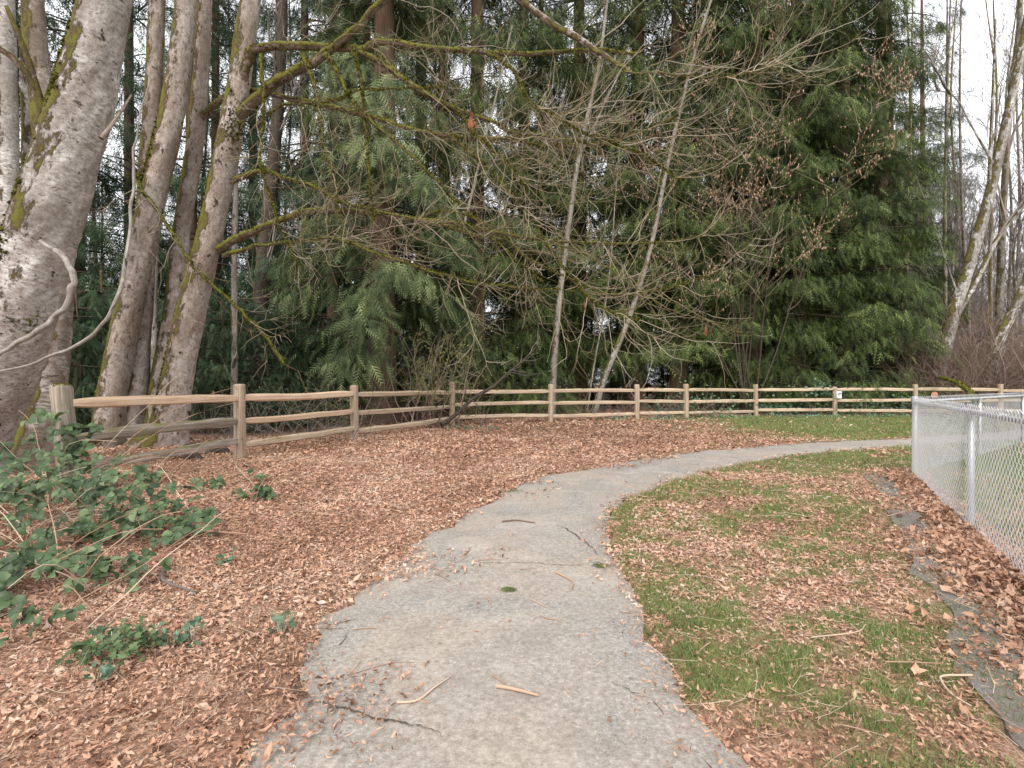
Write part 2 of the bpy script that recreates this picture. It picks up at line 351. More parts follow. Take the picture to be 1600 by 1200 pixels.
# ------------------------------------------------------------------ the path outline, ground cover fields
LEFT_PX = [(440, 1133), (452, 1075), (480, 1000), (545, 945), (610, 890), (660, 842), (715, 815), (770, 778), (806, 762), (835, 749), (900, 736), (1000, 718), (1100, 705), (1200, 696), (1300, 690), (1425, 684)]
RIGHT_PX = [(1105, 1133), (1065, 1060), (1010, 990), (990, 920), (965, 880), (950, 840), (955, 810), (975, 785), (1020, 765), (1080, 745), (1170, 725), (1270, 710), (1425, 698)]
Lw = np.array([(-1.9, -8, 0), (-1.25, -3, 0), (-0.85, 0.6, 0)] + [gnd(*p) for p in LEFT_PX] + [(12.5, 13.6, 0), (18, 16.6, 0), (30, 21.0, 0)])[:, :2]
Rw = np.array([(0.5, -8, 0), (0.8, -3, 0), (0.95, 0.6, 0)] + [gnd(*p) for p in RIGHT_PX] + [(12.5, 12.2, 0), (18, 15.2, 0), (30, 19.4, 0)])[:, :2]
def smooth2(a, n): return catmull(np.c_[a, np.zeros(len(a))], n)[:, :2]
NP_ = 520
def resample(a, n):
    a = smooth2(a, 900); s = np.r_[0, np.cumsum(np.linalg.norm(np.diff(a, axis=0), axis=1))]
    u = np.linspace(0, 1, n); u = u * s[-1]
    return np.c_[np.interp(u, s, a[:, 0]), np.interp(u, s, a[:, 1])]
Lc, Rc = resample(Lw, NP_), resample(Rw, NP_)
# ragged edges
def ragged(a, amp, sd):
    t = np.gradient(a, axis=0); nrm = norm(np.c_[-t[:, 1], t[:, 0]])
    return a + nrm * (amp * (fbm(a[:, 0] * 5 + sd, a[:, 1] * 5, 3) - 0.5))[:, None]
Lc, Rc = ragged(Lc, 0.30, 3), ragged(Rc, 0.16, 9)
POLY = np.vstack([Lc[::3], Rc[::-3]])
def path_sd(x, y):
    """signed distance to the path outline, negative inside"""
    x = np.asarray(x, float).ravel(); y = np.asarray(y, float).ravel(); o = np.empty(len(x))
    a = POLY; b = np.roll(POLY, -1, 0); e = b - a; ee = (e ** 2).sum(1) + 1e-12
    for s0 in range(0, len(x), 8000):
        X = x[s0:s0 + 8000, None]; Y = y[s0:s0 + 8000, None]
        t = np.clip(((X - a[:, 0]) * e[:, 0] + (Y - a[:, 1]) * e[:, 1]) / ee, 0, 1)
        d = np.sqrt(((X - a[:, 0] - t * e[:, 0]) ** 2 + (Y - a[:, 1] - t * e[:, 1]) ** 2).min(1))
        c = ((a[:, 1] > Y) != (b[:, 1] > Y)) & (X < e[:, 0] * (Y - a[:, 1]) / (e[:, 1] + 1e-12) + a[:, 0])
        o[s0:s0 + 8000] = np.where(c.sum(1) % 2 == 1, -d, d)
    return o
POSTS_PX = [(110, 771), (375, 718), (554, 688), (706, 667), (860, 661), (995, 656.5), (1072, 655.5), (1181, 651.5), (1304, 651), (1430, 651), (1563, 651)]
POSTS = [gnd(*p) for p in POSTS_PX]
POSTS += [POSTS[-1] + np.array([3.1, 0.2, 0]), POSTS[-1] + np.array([6.2, 0.5, 0])]
PX_, PY_ = np.array([p[0] for p in POSTS]), np.array([p[1] for p in POSTS])
def fence_y(x): return np.interp(x, PX_, PY_)
CC = np.array([5.43, 7.07]); DN = norm(np.array([3.28, 3.36]) - CC); DB = norm(np.array([10.3, 10.6]) - CC)
NN = np.array([-DN[1], DN[0]]); NN = NN if NN[0] < 0 else -NN       # towards the path
def chain_off(x, y): return (x - CC[0]) * NN[0] + (y - CC[1]) * NN[1]  # + on the path side
def is_right(x, y):
    """right of the path (lawn side)"""
    yl = np.array(Rc); i = np.argmin(np.abs(y[:, None] - yl[None, :, 1]) + (np.abs(x[:, None] - yl[None, :, 0]) * 0.3), 1)
    return x > yl[i, 0] - 0.02
def grass_field(x, y, sd):
    x = np.asarray(x, float); y = np.asarray(y, float)
    n1 = fbm(x * 0.9 + 3, y * 0.9 + 8, 4); n2 = 0.5 * fbm(x * 2.7, y * 2.7 + 40, 4) + 0.5 * fbm(x * 8.0 + 11, y * 8.0, 3)
    R = (x > np.interp(y, Rc[:, 1], Rc[:, 0])) & (y < np.interp(x, Rc[:, 0], Rc[:, 1], left=1e9, right=99) + 60)
    below = (y < np.interp(x, Lc[:, 0], Lc[:, 1])) | (x < -3)
    lawn = R & below & (sd > 0)
    g_l = sstep(0.45, 0.60, 0.34 * n1 + 0.66 * n2 + 0.10 * sstep(4.5, 8, y) - 0.05 * np.exp(-np.maximum(sd, 0) / 0.25) * sstep(6, 3.5, y) + 0.16 * np.exp(-((x - 3.15) ** 2 + (y - 5.2) ** 2) / 0.35))
    co = chain_off(x, y)
    g_l = g_l * (1 - 0.85 * np.exp(-((co - 0.25) / 0.42) ** 2) * (y < 7.6)) 
    g_l = np.where((co < -0.15), sstep(0.36, 0.50, n1 * 0.6 + n2 * 0.4 + 0.10), g_l)
    # far side of the path
    far = (~R | ~below) & (sd > 0)
    g_f = sstep(4.2, 7.2, x + 2.4 * (n1 - 0.5) + 1.6 * (n2 - 0.5) - 0.8 * np.exp(-np.maximum(sd, 0) / 0.5)) * sstep(0.18, 0.5, n1 + n2 * 0.5 + 0.12)
    g_f = np.maximum(g_f, 0.6 * sstep(0.60, 0.70, n2) * sstep(-1, 4, x))
    fy = fence_y(x); g_f = g_f * (1 - sstep(-0.1, 0.35, y - fy)); g_f = np.where(x < 3.5, g_f * 0.35, g_f)
    g_f = np.where(x < 1.0, 0.10 * sstep(0.62, 0.70, n2), g_f)
    return np.where(lawn, g_l, g_f)
def gz(x, y, sd=None):
    if sd is None: sd = path_sd(x, y)
    x = np.asarray(x, float).ravel(); y = np.asarray(y, float).ravel()
    rise = 0.028 * sstep(-0.02, 0.12, sd) - 0.035 * sstep(0.05, -0.10, sd)
    return rise + 0.05 * (fbm(x * 0.6, y * 0.6, 3) - 0.5) * sstep(0, 0.8, sd) + 0.02 * (fbm(x * 4, y * 4, 2) - 0.5) * sstep(0, 0.3, sd)

# ------------------------------------------------------------------ ground sheet, path, strip
gx = np.r_[-400, -200, -100, -60, -40, -30, np.arange(-24, -8, 0.6), np.arange(-8, 10, 0.11), np.arange(10, 26, 0.6), 30, 40, 60, 100, 200, 400]
gy = np.r_[-100, -40, -15, -8, -4, np.arange(-2, 1.2, 0.25), np.arange(1.2, 14, 0.11), np.arange(14, 30, 0.6), 36, 45, 60, 90, 150, 300, 600]
GX, GY = np.meshgrid(gx, gy); fx_, fy_ = GX.ravel(), GY.ravel()
sd0 = path_sd(fx_, fy_); gz0 = gz(fx_, fy_, sd0)
i = np.arange(len(gy) - 1)[:, None] * len(gx) + np.arange(len(gx) - 1)[None]
q = np.stack([i, i + 1, i + 1 + len(gx), i + len(gx)], -1).reshape(-1, 4)
g = MB().add(np.c_[fx_, fy_, gz0], q, grass=grass_field(fx_, fy_, sd0)).build('ground', M['ground'], kind='structure')
tag(g, 'leaf strewn earth and thin lawn on both sides of the path')
# asphalt
nc = 26
u = np.linspace(0, 1, nc)[None, :, None]
PV = Lc[:, None] * (1 - u) + Rc[:, None] * u
pz = 0.006 * (fbm(PV[..., 0] * 1.4, PV[..., 1] * 1.4, 3) - 0.5) + 0.012 * np.sin(np.linspace(0, PI, nc))[None]
i = np.arange(NP_ - 1)[:, None] * nc + np.arange(nc - 1)[None]
q = np.stack([i, i + 1, i + 1 + nc, i + nc], -1).reshape(-1, 4)
path = MB().add(np.dstack([PV, pz]).reshape(-1, 3), q).build('path', M['asphalt'], kind='structure')
tag(path, 'worn grey asphalt footpath curving towards the wooden fence')
def path_z(x, y):
    dd = (PV[..., 0] - x) ** 2 + (PV[..., 1] - y) ** 2; return float(pz.ravel()[dd.argmin()])
cracks = [[(448, 1058), (462, 1070), (470, 1090)], [(486, 1096), (520, 1104), (560, 1118), (600, 1127), (650, 1138), (690, 1160)], [(866, 822), (884, 828), (905, 841), (922, 853), (934, 869)],
          [(700, 879), (760, 882), (830, 883), (890, 886), (918, 881)], [(920, 880), (965, 884)], [(512, 978), (535, 973), (556, 970)], [(946, 1066), (985, 1082), (1022, 1093)], [(1000, 1010), (1012, 998), (1008, 990)]]
cw = [0.005, 0.005, 0.006, 0.003, 0.004, 0.004, 0.002, 0.003]
for pts, wd in zip(cracks, cw):
    c = catmull([gnd(*p) for p in pts], 60)
    t = norm(np.gradient(c, axis=0)); nr = np.c_[-t[:, 1], t[:, 0], np.zeros(60)]
    jit = 0.03 * (fbm(c[:, 0] * 22, c[:, 1] * 22, 4) - 0.5)[:, None]; c = c + nr * jit * 2
    ww = wd * (0.35 + 1.1 * rng.random(60))[:, None] * np.sin(np.linspace(0.15, PI - 0.15, 60))[:, None]
    z = np.array([path_z(a[0], a[1]) for a in c]) + 0.005; c[:, 2] = z
    i = np.arange(59); q = np.stack([i, i + 1, i + 61, i + 60], -1)
    MB().add(np.vstack([c - nr * ww, c + nr * ww]), q).build('crack', M['crack'], path)
# concrete mowing strip beside the chain-link fence
sN = 160; s = np.linspace(0.15, 9.5, sN)
cl = CC + DN * s[:, None]
e0 = cl + NN * (0.33 + 0.12 * (fbm(s * 3, s * 0, 3) - 0.5))[:, None]; e1 = cl + NN * (0.58 + 0.20 * (fbm(s * 3 + 9, s * 0, 3) - 0.5))[:, None]
zt = np.maximum(gz(e0[:, 0], e0[:, 1]), gz(e1[:, 0], e1[:, 1])) + 0.012
V = np.vstack([np.c_[e0, zt], np.c_[e1, zt], np.c_[e0, zt - 0.08], np.c_[e1, zt - 0.08]])
i = np.arange(sN - 1); st_ = lambda a, b: np.stack([i + a * sN, i + 1 + a * sN, i + 1 + b * sN, i + b * sN], -1)
strip = MB().add(V, np.vstack([st_(1, 0), st_(0, 2), st_(3, 1)])).build('mowing_strip', M['concrete'], smooth=False)
tag(strip, 'narrow grey concrete strip half buried in leaves along the chain-link fence', 'concrete strip')

# ------------------------------------------------------------------ leaf litter and grass
def leaf_templates():
    ts = []
    ang = np.radians([-90, -50, -28, -8, 18, 45, 68, 90, 112, 135, 162, 188, 208, 230]); rad = np.array([0.32, 0.45, 0.72, 0.42, 0.92, 0.5, 0.62, 1.0, 0.62, 0.5, 0.92, 0.42, 0.72, 0.45])
    o = np.c_[np.cos(ang) * rad, np.sin(ang) * rad]; v = np.vstack([[0, -0.1], o]); n = len(o)
    f = np.stack([np.zeros(n, int), 1 + np.arange(n), 1 + (np.arange(n) + 1) % n], -1)
    ts.append((v, f))
    o = np.array([[0, -0.9], [0.42, -0.25], [0.28, 0.6], [-0.05, 1], [-0.42, 0.3], [-0.25, -0.5]]); v = np.vstack([[0, 0], o]); n = 6
    ts.append((v, np.stack([np.zeros(n, int), 1 + np.arange(n), 1 + (np.arange(n) + 1) % n], -1)))
    v = np.array([[-0.3, -0.9], [0.35, -0.5], [-0.45, 0.2], [0.15, 0.95]])
    ts.append((v, np.array([[0, 1, 2], [2, 1, 3]])))
    v = np.array([[0.0, -1.3], [0.16, 0], [-0.14, 0.1], [0.05, 1.4]])
    ts.append((v, np.array([[0, 1, 2], [2, 1, 3]])))
    return ts
LT = leaf_templates()
def scatter_leaves(mb, x, y, sd, size, z_extra=0.0, tilt=0.5, kinds=(0.25, 0.25, 0.35, 0.15), shade=(0.0, 1.0)):
    n = len(x); kd = rng.choice(4, n, p=kinds); z = gz(x, y, sd)
    inside = sd < 0
    z = np.where(inside, 0.012, z)
    for t in range(4):
        m = kd == t
        if not m.any(): continue
        N = m.sum(); tv, tf = LT[t]; k = len(tv)
        T = np.zeros((N, k, 3)); T[..., :2] = tv[None] * rng.uniform(0.75, 1.25, (N, 1, 2))
        cx, cy = rng.normal(0, 0.4, (N, 1)), rng.normal(0, 0.4, (N, 1))
        r2 = T[..., 0] ** 2
        T[..., 2] = cx * r2 + cy * T[..., 1] ** 2 + rng.normal(0, 0.2, (N, k))
        Z = norm(np.c_[rng.normal(0, tilt, (N, 2)), np.ones(N)]); a = rng.uniform(0, 2 * PI, N)
        X = norm(np.cross(np.c_[np.cos(a), np.sin(a), np.zeros(N)], Z)); Y = np.cross(Z, X)
        sz = size[m]; p = np.c_[x[m], y[m], z[m] + sz * 0.22 + z_extra * rng.random(N) + 0.004]
        V, F_ = place(tv, tf, p, X, Y, Z, sz, T)
        V[:, 2] = np.maximum(V[:, 2], rep(z[m], k) + 0.002)
        mb.add(V, F_, var=np.clip(rep((rng.beta(1.5, 1.4, N) + 0.75 * (fbm(x[m] * 1.3 + 7, y[m] * 1.3, 4) - 0.5)) * (shade[1] - shade[0]) + shade[0], k) + rng.normal(0, 0.09, N * k), 0, 1))
lit = MB()
def ring(n, x0, x1, y0, y1): return rng.uniform(x0, x1, n), rng.uniform(y0, y1, n)
def leaf_prob(x, y, sd):
    G = grass_field(x, y, sd); n = fbm(x * 2.2 + 70, y * 2.2, 3)
    p = np.where(G > 0.02, np.clip(1.0 - (0.74 + 0.18 * sstep(5, 10, y)) * G, 0.06, 1), 0.72 + 0.5 * (n - 0.3))
    co = chain_off(x, y)
    strip_gap = (co > 0.30) & (co < 0.62) & (y < 7.0)
    p = np.where(strip_gap, p * (0.10 + 0.9 * sstep(0.43, 0.54, fbm(x * 1.3 + 5, y * 1.3 + 2, 2))), p)
    spill = 0.02 + 0.26 * sstep(0.45, 0.75, fbm(x * 1.9 + 31, y * 1.9, 3))
    p = np.where(sd < 0, np.where(x < np.interp(y, Lc[:, 1], (Lc[:, 0] + Rc[:, 0]) / 2), 0.95 * np.exp(sd / spill), 0.5 * np.exp(sd / 0.06)), p)
    return p
for (n, x0, x1, y0, y1, s0, s1, kinds) in [
        (64000, -3.4, 3.4, 1.2, 2.9, 0.006, 0.017, (0.05, 0.15, 0.35, 0.45)), (76000, -4.9, 4.6, 2.9, 4.7, 0.008, 0.023, (0.05, 0.17, 0.38, 0.40)), (86000, -7.2, 6.4, 4.7, 8.5, 0.012, 0.032, (0.05, 0.2, 0.42, 0.33)),
        (62000, -9, 10, 8.5, 14, 0.022, 0.046, (0.03, 0.22, 0.5, 0.25)), (29000, -9, 17, 14, 24, 0.035, 0.07, (0.02, 0.28, 0.6, 0.1)),
        (900, -4.6, 4.2, 1.2, 6.0, 0.018, 0.034, (0.7, 0.3, 0.0, 0.0)), (700, -3.2, -0.6, 1.2, 3.4, 0.018, 0.036, (0.5, 0.5, 0.0, 0.0))]:
    x, y = ring(n, x0, x1, y0, y1)
    vis = (np.abs(x) < y * 1.05 + 0.4) & (y < fence_y(x) + 6)
    x, y = x[vis], y[vis]; sd = path_sd(x, y); keep = rng.random(len(x)) < leaf_prob(x, y, sd)
    x, y, sd = x[keep], y[keep], sd[keep]
    scatter_leaves(lit, x, y, sd, rng.uniform(s0, s1, len(x)), 0.012, 0.34, kinds)
# whole maple leaves drifted against the chain-link fence
n = 3600; s = rng.uniform(-0.2, 6.5, n); off = np.abs(rng.normal(0, 0.28, n)) + 0.02
p = CC + DN * s[:, None] + NN * off[:, None]
keep = ~((off > 0.30) & (fbm(p[:, 0] * 1.3 + 5, p[:, 1] * 1.3 + 2, 2) < 0.48) & (rng.random(n) < 0.9)); p = p[keep]
scatter_leaves(lit, p[:, 0], p[:, 1], path_sd(p[:, 0], p[:, 1]), rng.uniform(0.018, 0.042, len(p)), 0.04, 0.6, (0.5, 0.35, 0.15, 0.0), (0.05, 0.95))
# crumbs on the asphalt
x, y = ring(2600, -2, 5, 1.3, 9); sd = path_sd(x, y); m = sd < -0.03; x, y, sd = x[m], y[m], sd[m]
m = rng.random(len(x)) < 0.25 + 0.9 * (fbm(x * 2, y * 2, 2) > 0.55); x, y, sd = x[m], y[m], sd[m]
scatter_leaves(lit, x, y, sd, rng.uniform(0.005, 0.018, len(x)), 0.0, 0.3, (0.0, 0.2, 0.4, 0.4), (0.0, 0.7))
tag(lit.build('leaf_litter', M['leaf'], kind='stuff'), 'brown fallen leaves and scraps strewn over the ground', 'leaf litter')
# straw bits
def flat_straw(n, x0, x1, y0, y1, l0, l1, r):
    x, y = ring(n, x0, x1, y0, y1); sd = path_sd(x, y); m = (sd > 0) & (np.abs(x) < y * 1.05 + .4); x, y, sd = x[m], y[m], sd[m]; N = len(x)
    a = rng.uniform(0, 2 * PI, N); D = np.c_[np.cos(a), np.sin(a), rng.normal(0, 0.12, N)]
    P = grow(np.c_[x, y, gz(x, y, sd) + 0.03], D, rng.uniform(l0, l1, N), 4, 0, 0.18)
    P[..., 2] = np.maximum(P[..., 2], (gz(x, y, sd) + 0.012)[:, None]); return tubes(P, taper(N, 4, r, r * 0.5))
mb = MB()
for a in ((3200, -4.4, 4.0, 1.3, 4.6, 0.05, 0.22, 0.0014), (2400, -7, 6, 4.6, 9, 0.10, 0.35, 0.0024)):
    V, q, va = flat_straw(*a); mb.add(V, q, var=va)
tag(mb.build('straw_litter', M['cane'], kind='stuff'), 'thin dry stalks and straw among the fallen leaves', 'straw')
# grass
gm = MB()
def blades(n, x0, x1, y0, y1, h0, h1, wd, clump=1.0):
    x, y = ring(n, x0, x1, y0, y1); m = np.abs(x) < y * 1.05 + 0.4; x, y = x[m], y[m]
    sd = path_sd(x, y); G = grass_field(x, y, sd)
    m = (sd > 0.0) & (rng.random(len(x)) < G * (0.35 + 0.65 * sstep(0.35, 0.65, fbm(x * 9, y * 9, 2)))); x, y, sd = x[m], y[m], sd[m]; N = len(x)
    h = rng.uniform(h0, h1, N) * (0.6 + 0.8 * fbm(x * 4, y * 4, 2)); a = rng.uniform(0, 2 * PI, N); b = rng.uniform(0, 2 * PI, N)
    S = np.c_[np.cos(a), np.sin(a), np.zeros(N)] * wd; L = np.c_[np.cos(b), np.sin(b), np.zeros(N)]; ln = rng.uniform(0.15, 1.0, N)[:, None] * h[:, None]
    B = np.c_[x, y, gz(x, y, sd) + 0.0]; up = np.array([0, 0, 1.0]) * h[:, None]
    V = np.stack([B - S, B + S, B + up * 0.6 + L * ln * 0.4 + S * 0.6, B + up * 0.6 + L * ln * 0.4 - S * 0.6, B + up * 0.95 + L * ln], 1).reshape(-1, 3)
    i = np.arange(N)[:, None] * 5
    gm.add(V, [i + np.array([[0, 1, 2, 3]]), i + np.array([[3, 2, 4]])], var=rep(rng.random(N), 5))
blades(125000, -0.2, 4.4, 1.3, 5.0, 0.02, 0.055, 0.0019)
blades(105000, 0.8, 8.5, 5.0, 9.0, 0.025, 0.06, 0.0024)
blades(70000, -2, 12, 8.0, 14, 0.03, 0.06, 0.005)
blades(32000, 3, 20, 13, 21.0, 0.04, 0.08, 0.009)
blades(60000, 0.5, 3.3, 1.2, 2.9, 0.015, 0.04, 0.0014)
blades(26000, -5, 0, 1.3, 7, 0.03, 0.07, 0.002)
tag(gm.build('grass', M['grass'], kind='stuff'), 'short patchy lawn grass growing through fallen leaves', 'grass')
# moss tufts on the asphalt
for (px, py, r) in ((795, 925, 0.045), (938, 886, 0.05), (803, 767, 0.14), (955, 797, 0.05)):
    c = gnd(px, py); n = 220; a = rng.uniform(0, 2 * PI, n); rr = r * np.sqrt(rng.random(n)) * (0.5 + 0.5 * rng.random(n))
    B = np.c_[c[0] + np.cos(a) * rr * 1.3, c[1] + np.sin(a) * rr, np.full(n, path_z(c[0], c[1]))]
    P = grow(B, np.c_[rng.normal(0, 0.8, (n, 2)), np.ones(n)], rng.uniform(0.008, 0.022, n), 3, 0, 0.3); V, q, va = tubes(P, taper(n, 3, 0.0018, 0.0008))
    tag(MB().add(V, q, var=va).build('moss_tuft', M['grass'], kind='stuff'), 'small tuft of grass and moss growing out of the asphalt path', 'moss', 'moss tufts on the path')

# ------------------------------------------------------------------ split-rail fence
fence = thing('split_rail_fence', 'three-rail split cedar fence of weathered posts and rails along the wood', 'fence', POSTS[4])
FO = np.array(POSTS[4])
def loft(p0, p1, sec, n=14, bow=0.02, taper_end=0.5, jit=0.12, seed=0, smooth=True):
    r_ = np.random.default_rng(seed); p0 = np.asarray(p0, float); p1 = np.asarray(p1, float); L = np.linalg.norm(p1 - p0)
    t = np.linspace(0, 1, n); ax = (p1 - p0) / L; side = norm(np.cross(ax, [0, 0, 1.0])); up = np.cross(side, ax)
    C = p0 + (p1 - p0) * t[:, None] + up * (bow * np.sin(t * PI) * r_.uniform(-1, 1) + 0.5 * bow * (fbm(t * 5 + seed, t * 0, 2) - 0.5))[:, None] + side * (bow * 1.2 * (fbm(t * 4 + seed + 50, t * 0, 2) - 0.5))[:, None]
    sc = 1 - taper_end * np.maximum(0, 1 - np.minimum(t, 1 - t) * L / 0.28) ** 1.5
    m = len(sec); J = 1 + jit * 2 * (np.stack([fbm(t * 6 + seed + 13 * k, t * 0 + k, 2) for k in range(m)], 1) - 0.5)
    V = C[:, None] + (sec[None, :, 0] * J * sc[:, None])[..., None] * side + (sec[None, :, 1] * J * sc[:, None])[..., None] * up
    i = np.arange(n - 1)[:, None] * m; j = np.arange(m)[None]; j2 = (j + 1) % m
    q = np.stack([i + j, i + j2, i + m + j2, i + m + j], -1).reshape(-1, 4)
    tc = np.stack([np.broadcast_to(sec[None, :, 0], (n, m)), np.broadcast_to(sec[None, :, 1], (n, m)), np.broadcast_to((t * L)[:, None], (n, m))], -1)
    return V.reshape(-1, 3), q, tc.reshape(-1, 3), np.arange(m), np.arange(m) + (n - 1) * m
def rail_section(seed, w_=0.038, h_=0.055):
    r_ = np.random.default_rng(seed)
    b = np.array([[-1, -0.85], [0.2, -1.05], [1, -0.75], [1.05, 0.5], [0.55, 1], [-0.6, 1.05], [-1.05, 0.55]])
    return b * np.array([w_, h_]) * r_.uniform(0.85, 1.15, b.shape)
FENCE_Z = [1.02, 0.62, 0.235]
dirs = []
for k, P0 in enumerate(POSTS):
    a = POSTS[max(k - 1, 0)]; b = POSTS[min(k + 1, len(POSTS) - 1)]; dirs.append(norm((b - a)[:2]))
for k, P0 in enumerate(POSTS):
    old = k == 0; d = dirs[k]; r_ = np.random.default_rng(100 + k)
    h = 1.235 + r_.uniform(-0.02, 0.02) + (0.09 if k == 3 else 0) - (0.10 if k == 8 else 0); hw, hd = (0.085, 0.085) if old else (0.068, 0.078)
    if k in (5, 6, 7, 8, 9, 10): hw, hd = 0.075, 0.085
    a = np.arange(12) / 12 * 2 * PI
    sq = np.c_[np.sign(np.cos(a)) * np.abs(np.cos(a)) ** 0.45 * hw, np.sign(np.sin(a)) * np.abs(np.sin(a)) ** 0.45 * hd]
    sq = np.c_[sq[:, 0] * d[0] - sq[:, 1] * d[1], sq[:, 0] * d[1] + sq[:, 1] * d[0]] * r_.uniform(0.93, 1.07, (12, 1))
    lean = np.array([r_.normal(0, 0.010), r_.normal(0, 0.01)]) + (np.array([-0.09, 0.0]) if old else 0)
    zs = np.r_[-0.35, np.linspace(0, h - 0.05, 7), h - 0.018, h]; ss = np.r_[np.ones(8), 0.93, 0.72]
    V = np.concatenate([np.c_[sq * s_ * (1 + 0.03 * r_.normal(size=(12, 1))) + lean * z_, np.full(12, z_)] for z_, s_ in zip(zs, ss)]) + P0 - FO
    n = len(zs); i = np.arange(n - 1)[:, None] * 12; j = np.arange(12)[None]; j2 = (j + 1) % 12
    q = np.stack([i + j, i + j2, i + 12 + j2, i + 12 + j], -1).reshape(-1, 4)
    tc = np.c_[np.tile(sq, (n, 1)), np.repeat(zs, 12)]
    po = MB().add(V, [q, np.arange((n - 1) * 12, n * 12)[None]], tc=tc).build('post', M['wood_old'] if old else M['wood_post'], fence, True)
    if old:
        po['label'] = 'thick old grey post with mossy top where the fence ends'
        n_ = 260; aa = rng.uniform(0, 2 * PI, n_); rr_ = np.sqrt(rng.random(n_)) * 0.085; B = np.c_[np.cos(aa) * rr_, np.sin(aa) * rr_, np.where(rr_ > 0.07, -0.03 * rng.random(n_), 0) + h - 0.01] + np.r_[lean * h, 0]
        G_ = grow(B, np.c_[rng.normal(0, .7, (n_, 2)), np.ones(n_)], rng.uniform(.012, .03, n_), 3, 0, .3); Vm, qm, vm = tubes(G_, taper(n_, 3, .006, .002)); MB().add(Vm + P0 - FO - (P0 - FO), qm, var=vm).build('moss', M['moss'], po, kind='stuff').location = tuple(P0 - FO)
for k in range(len(POSTS) - 1):
    A, B = POSTS[k], POSTS[k + 1]
    for r in range(3):
        sdv = 1000 + k * 10 + r; r_ = np.random.default_rng(sdv)
        d = norm(B - A); z0 = FENCE_Z[r] + r_.uniform(-0.025, 0.025) + (0.02 if k % 2 else -0.01); z1 = FENCE_Z[r] + r_.uniform(-0.025, 0.025) + (0.02 if k % 2 else -0.01)
        old = k == 0 and r > 0
        if k == 0: z0 = (1.03, 0.62, 0.27)[r]; z1 = (1.01, 0.63, 0.31)[r]
        offs = np.array([-d[1], d[0], 0]) * r_.uniform(-0.012, 0.012)
        sec = rail_section(sdv, 0.04, 0.062 if k == 0 else 0.056)
        V, q, tc, c0, c1 = loft(A + d * 0.02 + offs + [0, 0, z0] - FO, B - d * 0.02 + offs + [0, 0, z1] - FO, sec, 26 if k < 4 else 16, 0.05 if old else 0.022, 0.35, 0.35 if old else 0.13, sdv)
        m_ = M['wood_old'] if old else (M['wood_new'] if (k == 0 and r == 0) or (k == 1 and r < 2) else M['wood'])
        o = MB().add(V, [q, c0[None, ::-1], c1[None]], tc=tc).build('rail', m_, fence, False)
        if old: o['label'] = 'old grey wavy rail spotted with lichen'
        if k == 0 and r == 0: o['label'] = 'fresh tan sawn rail'
# paper notice on a post
p8 = POSTS[8] - FO
nr = thing('paper_notice', 'small white paper notice pinned to a fence post among ivy', 'notice', POSTS[8] + np.array([0.10, -0.115, 0.72]))
def box(c, s): 
    c = np.array(c); s = np.array(s) / 2
    v = np.array([[x, y, z] for x in (-1, 1) for y in (-1, 1) for z in (-1, 1)]) * s + c
    return v, np.array([[0, 1, 3, 2], [4, 6, 7, 5], [0, 4, 5, 1], [2, 3, 7, 6], [0, 2, 6, 4], [1, 5, 7, 3]])
MB().add(*box((0, 0, 0.12), (0.19, 0.006, 0.27))).build('sheet', M['paper'], nr, False)
mb = MB()
for (x, z, a, b) in ((0.0, 0.155, 0.12, 0.03), (0.05, 0.165, 0.05, 0.045), (-0.04, 0.13, 0.05, 0.012)): mb.add(*box((x, -0.005, z), (a, 0.004, b)))
mb.build('print', M['ink'], nr, False)

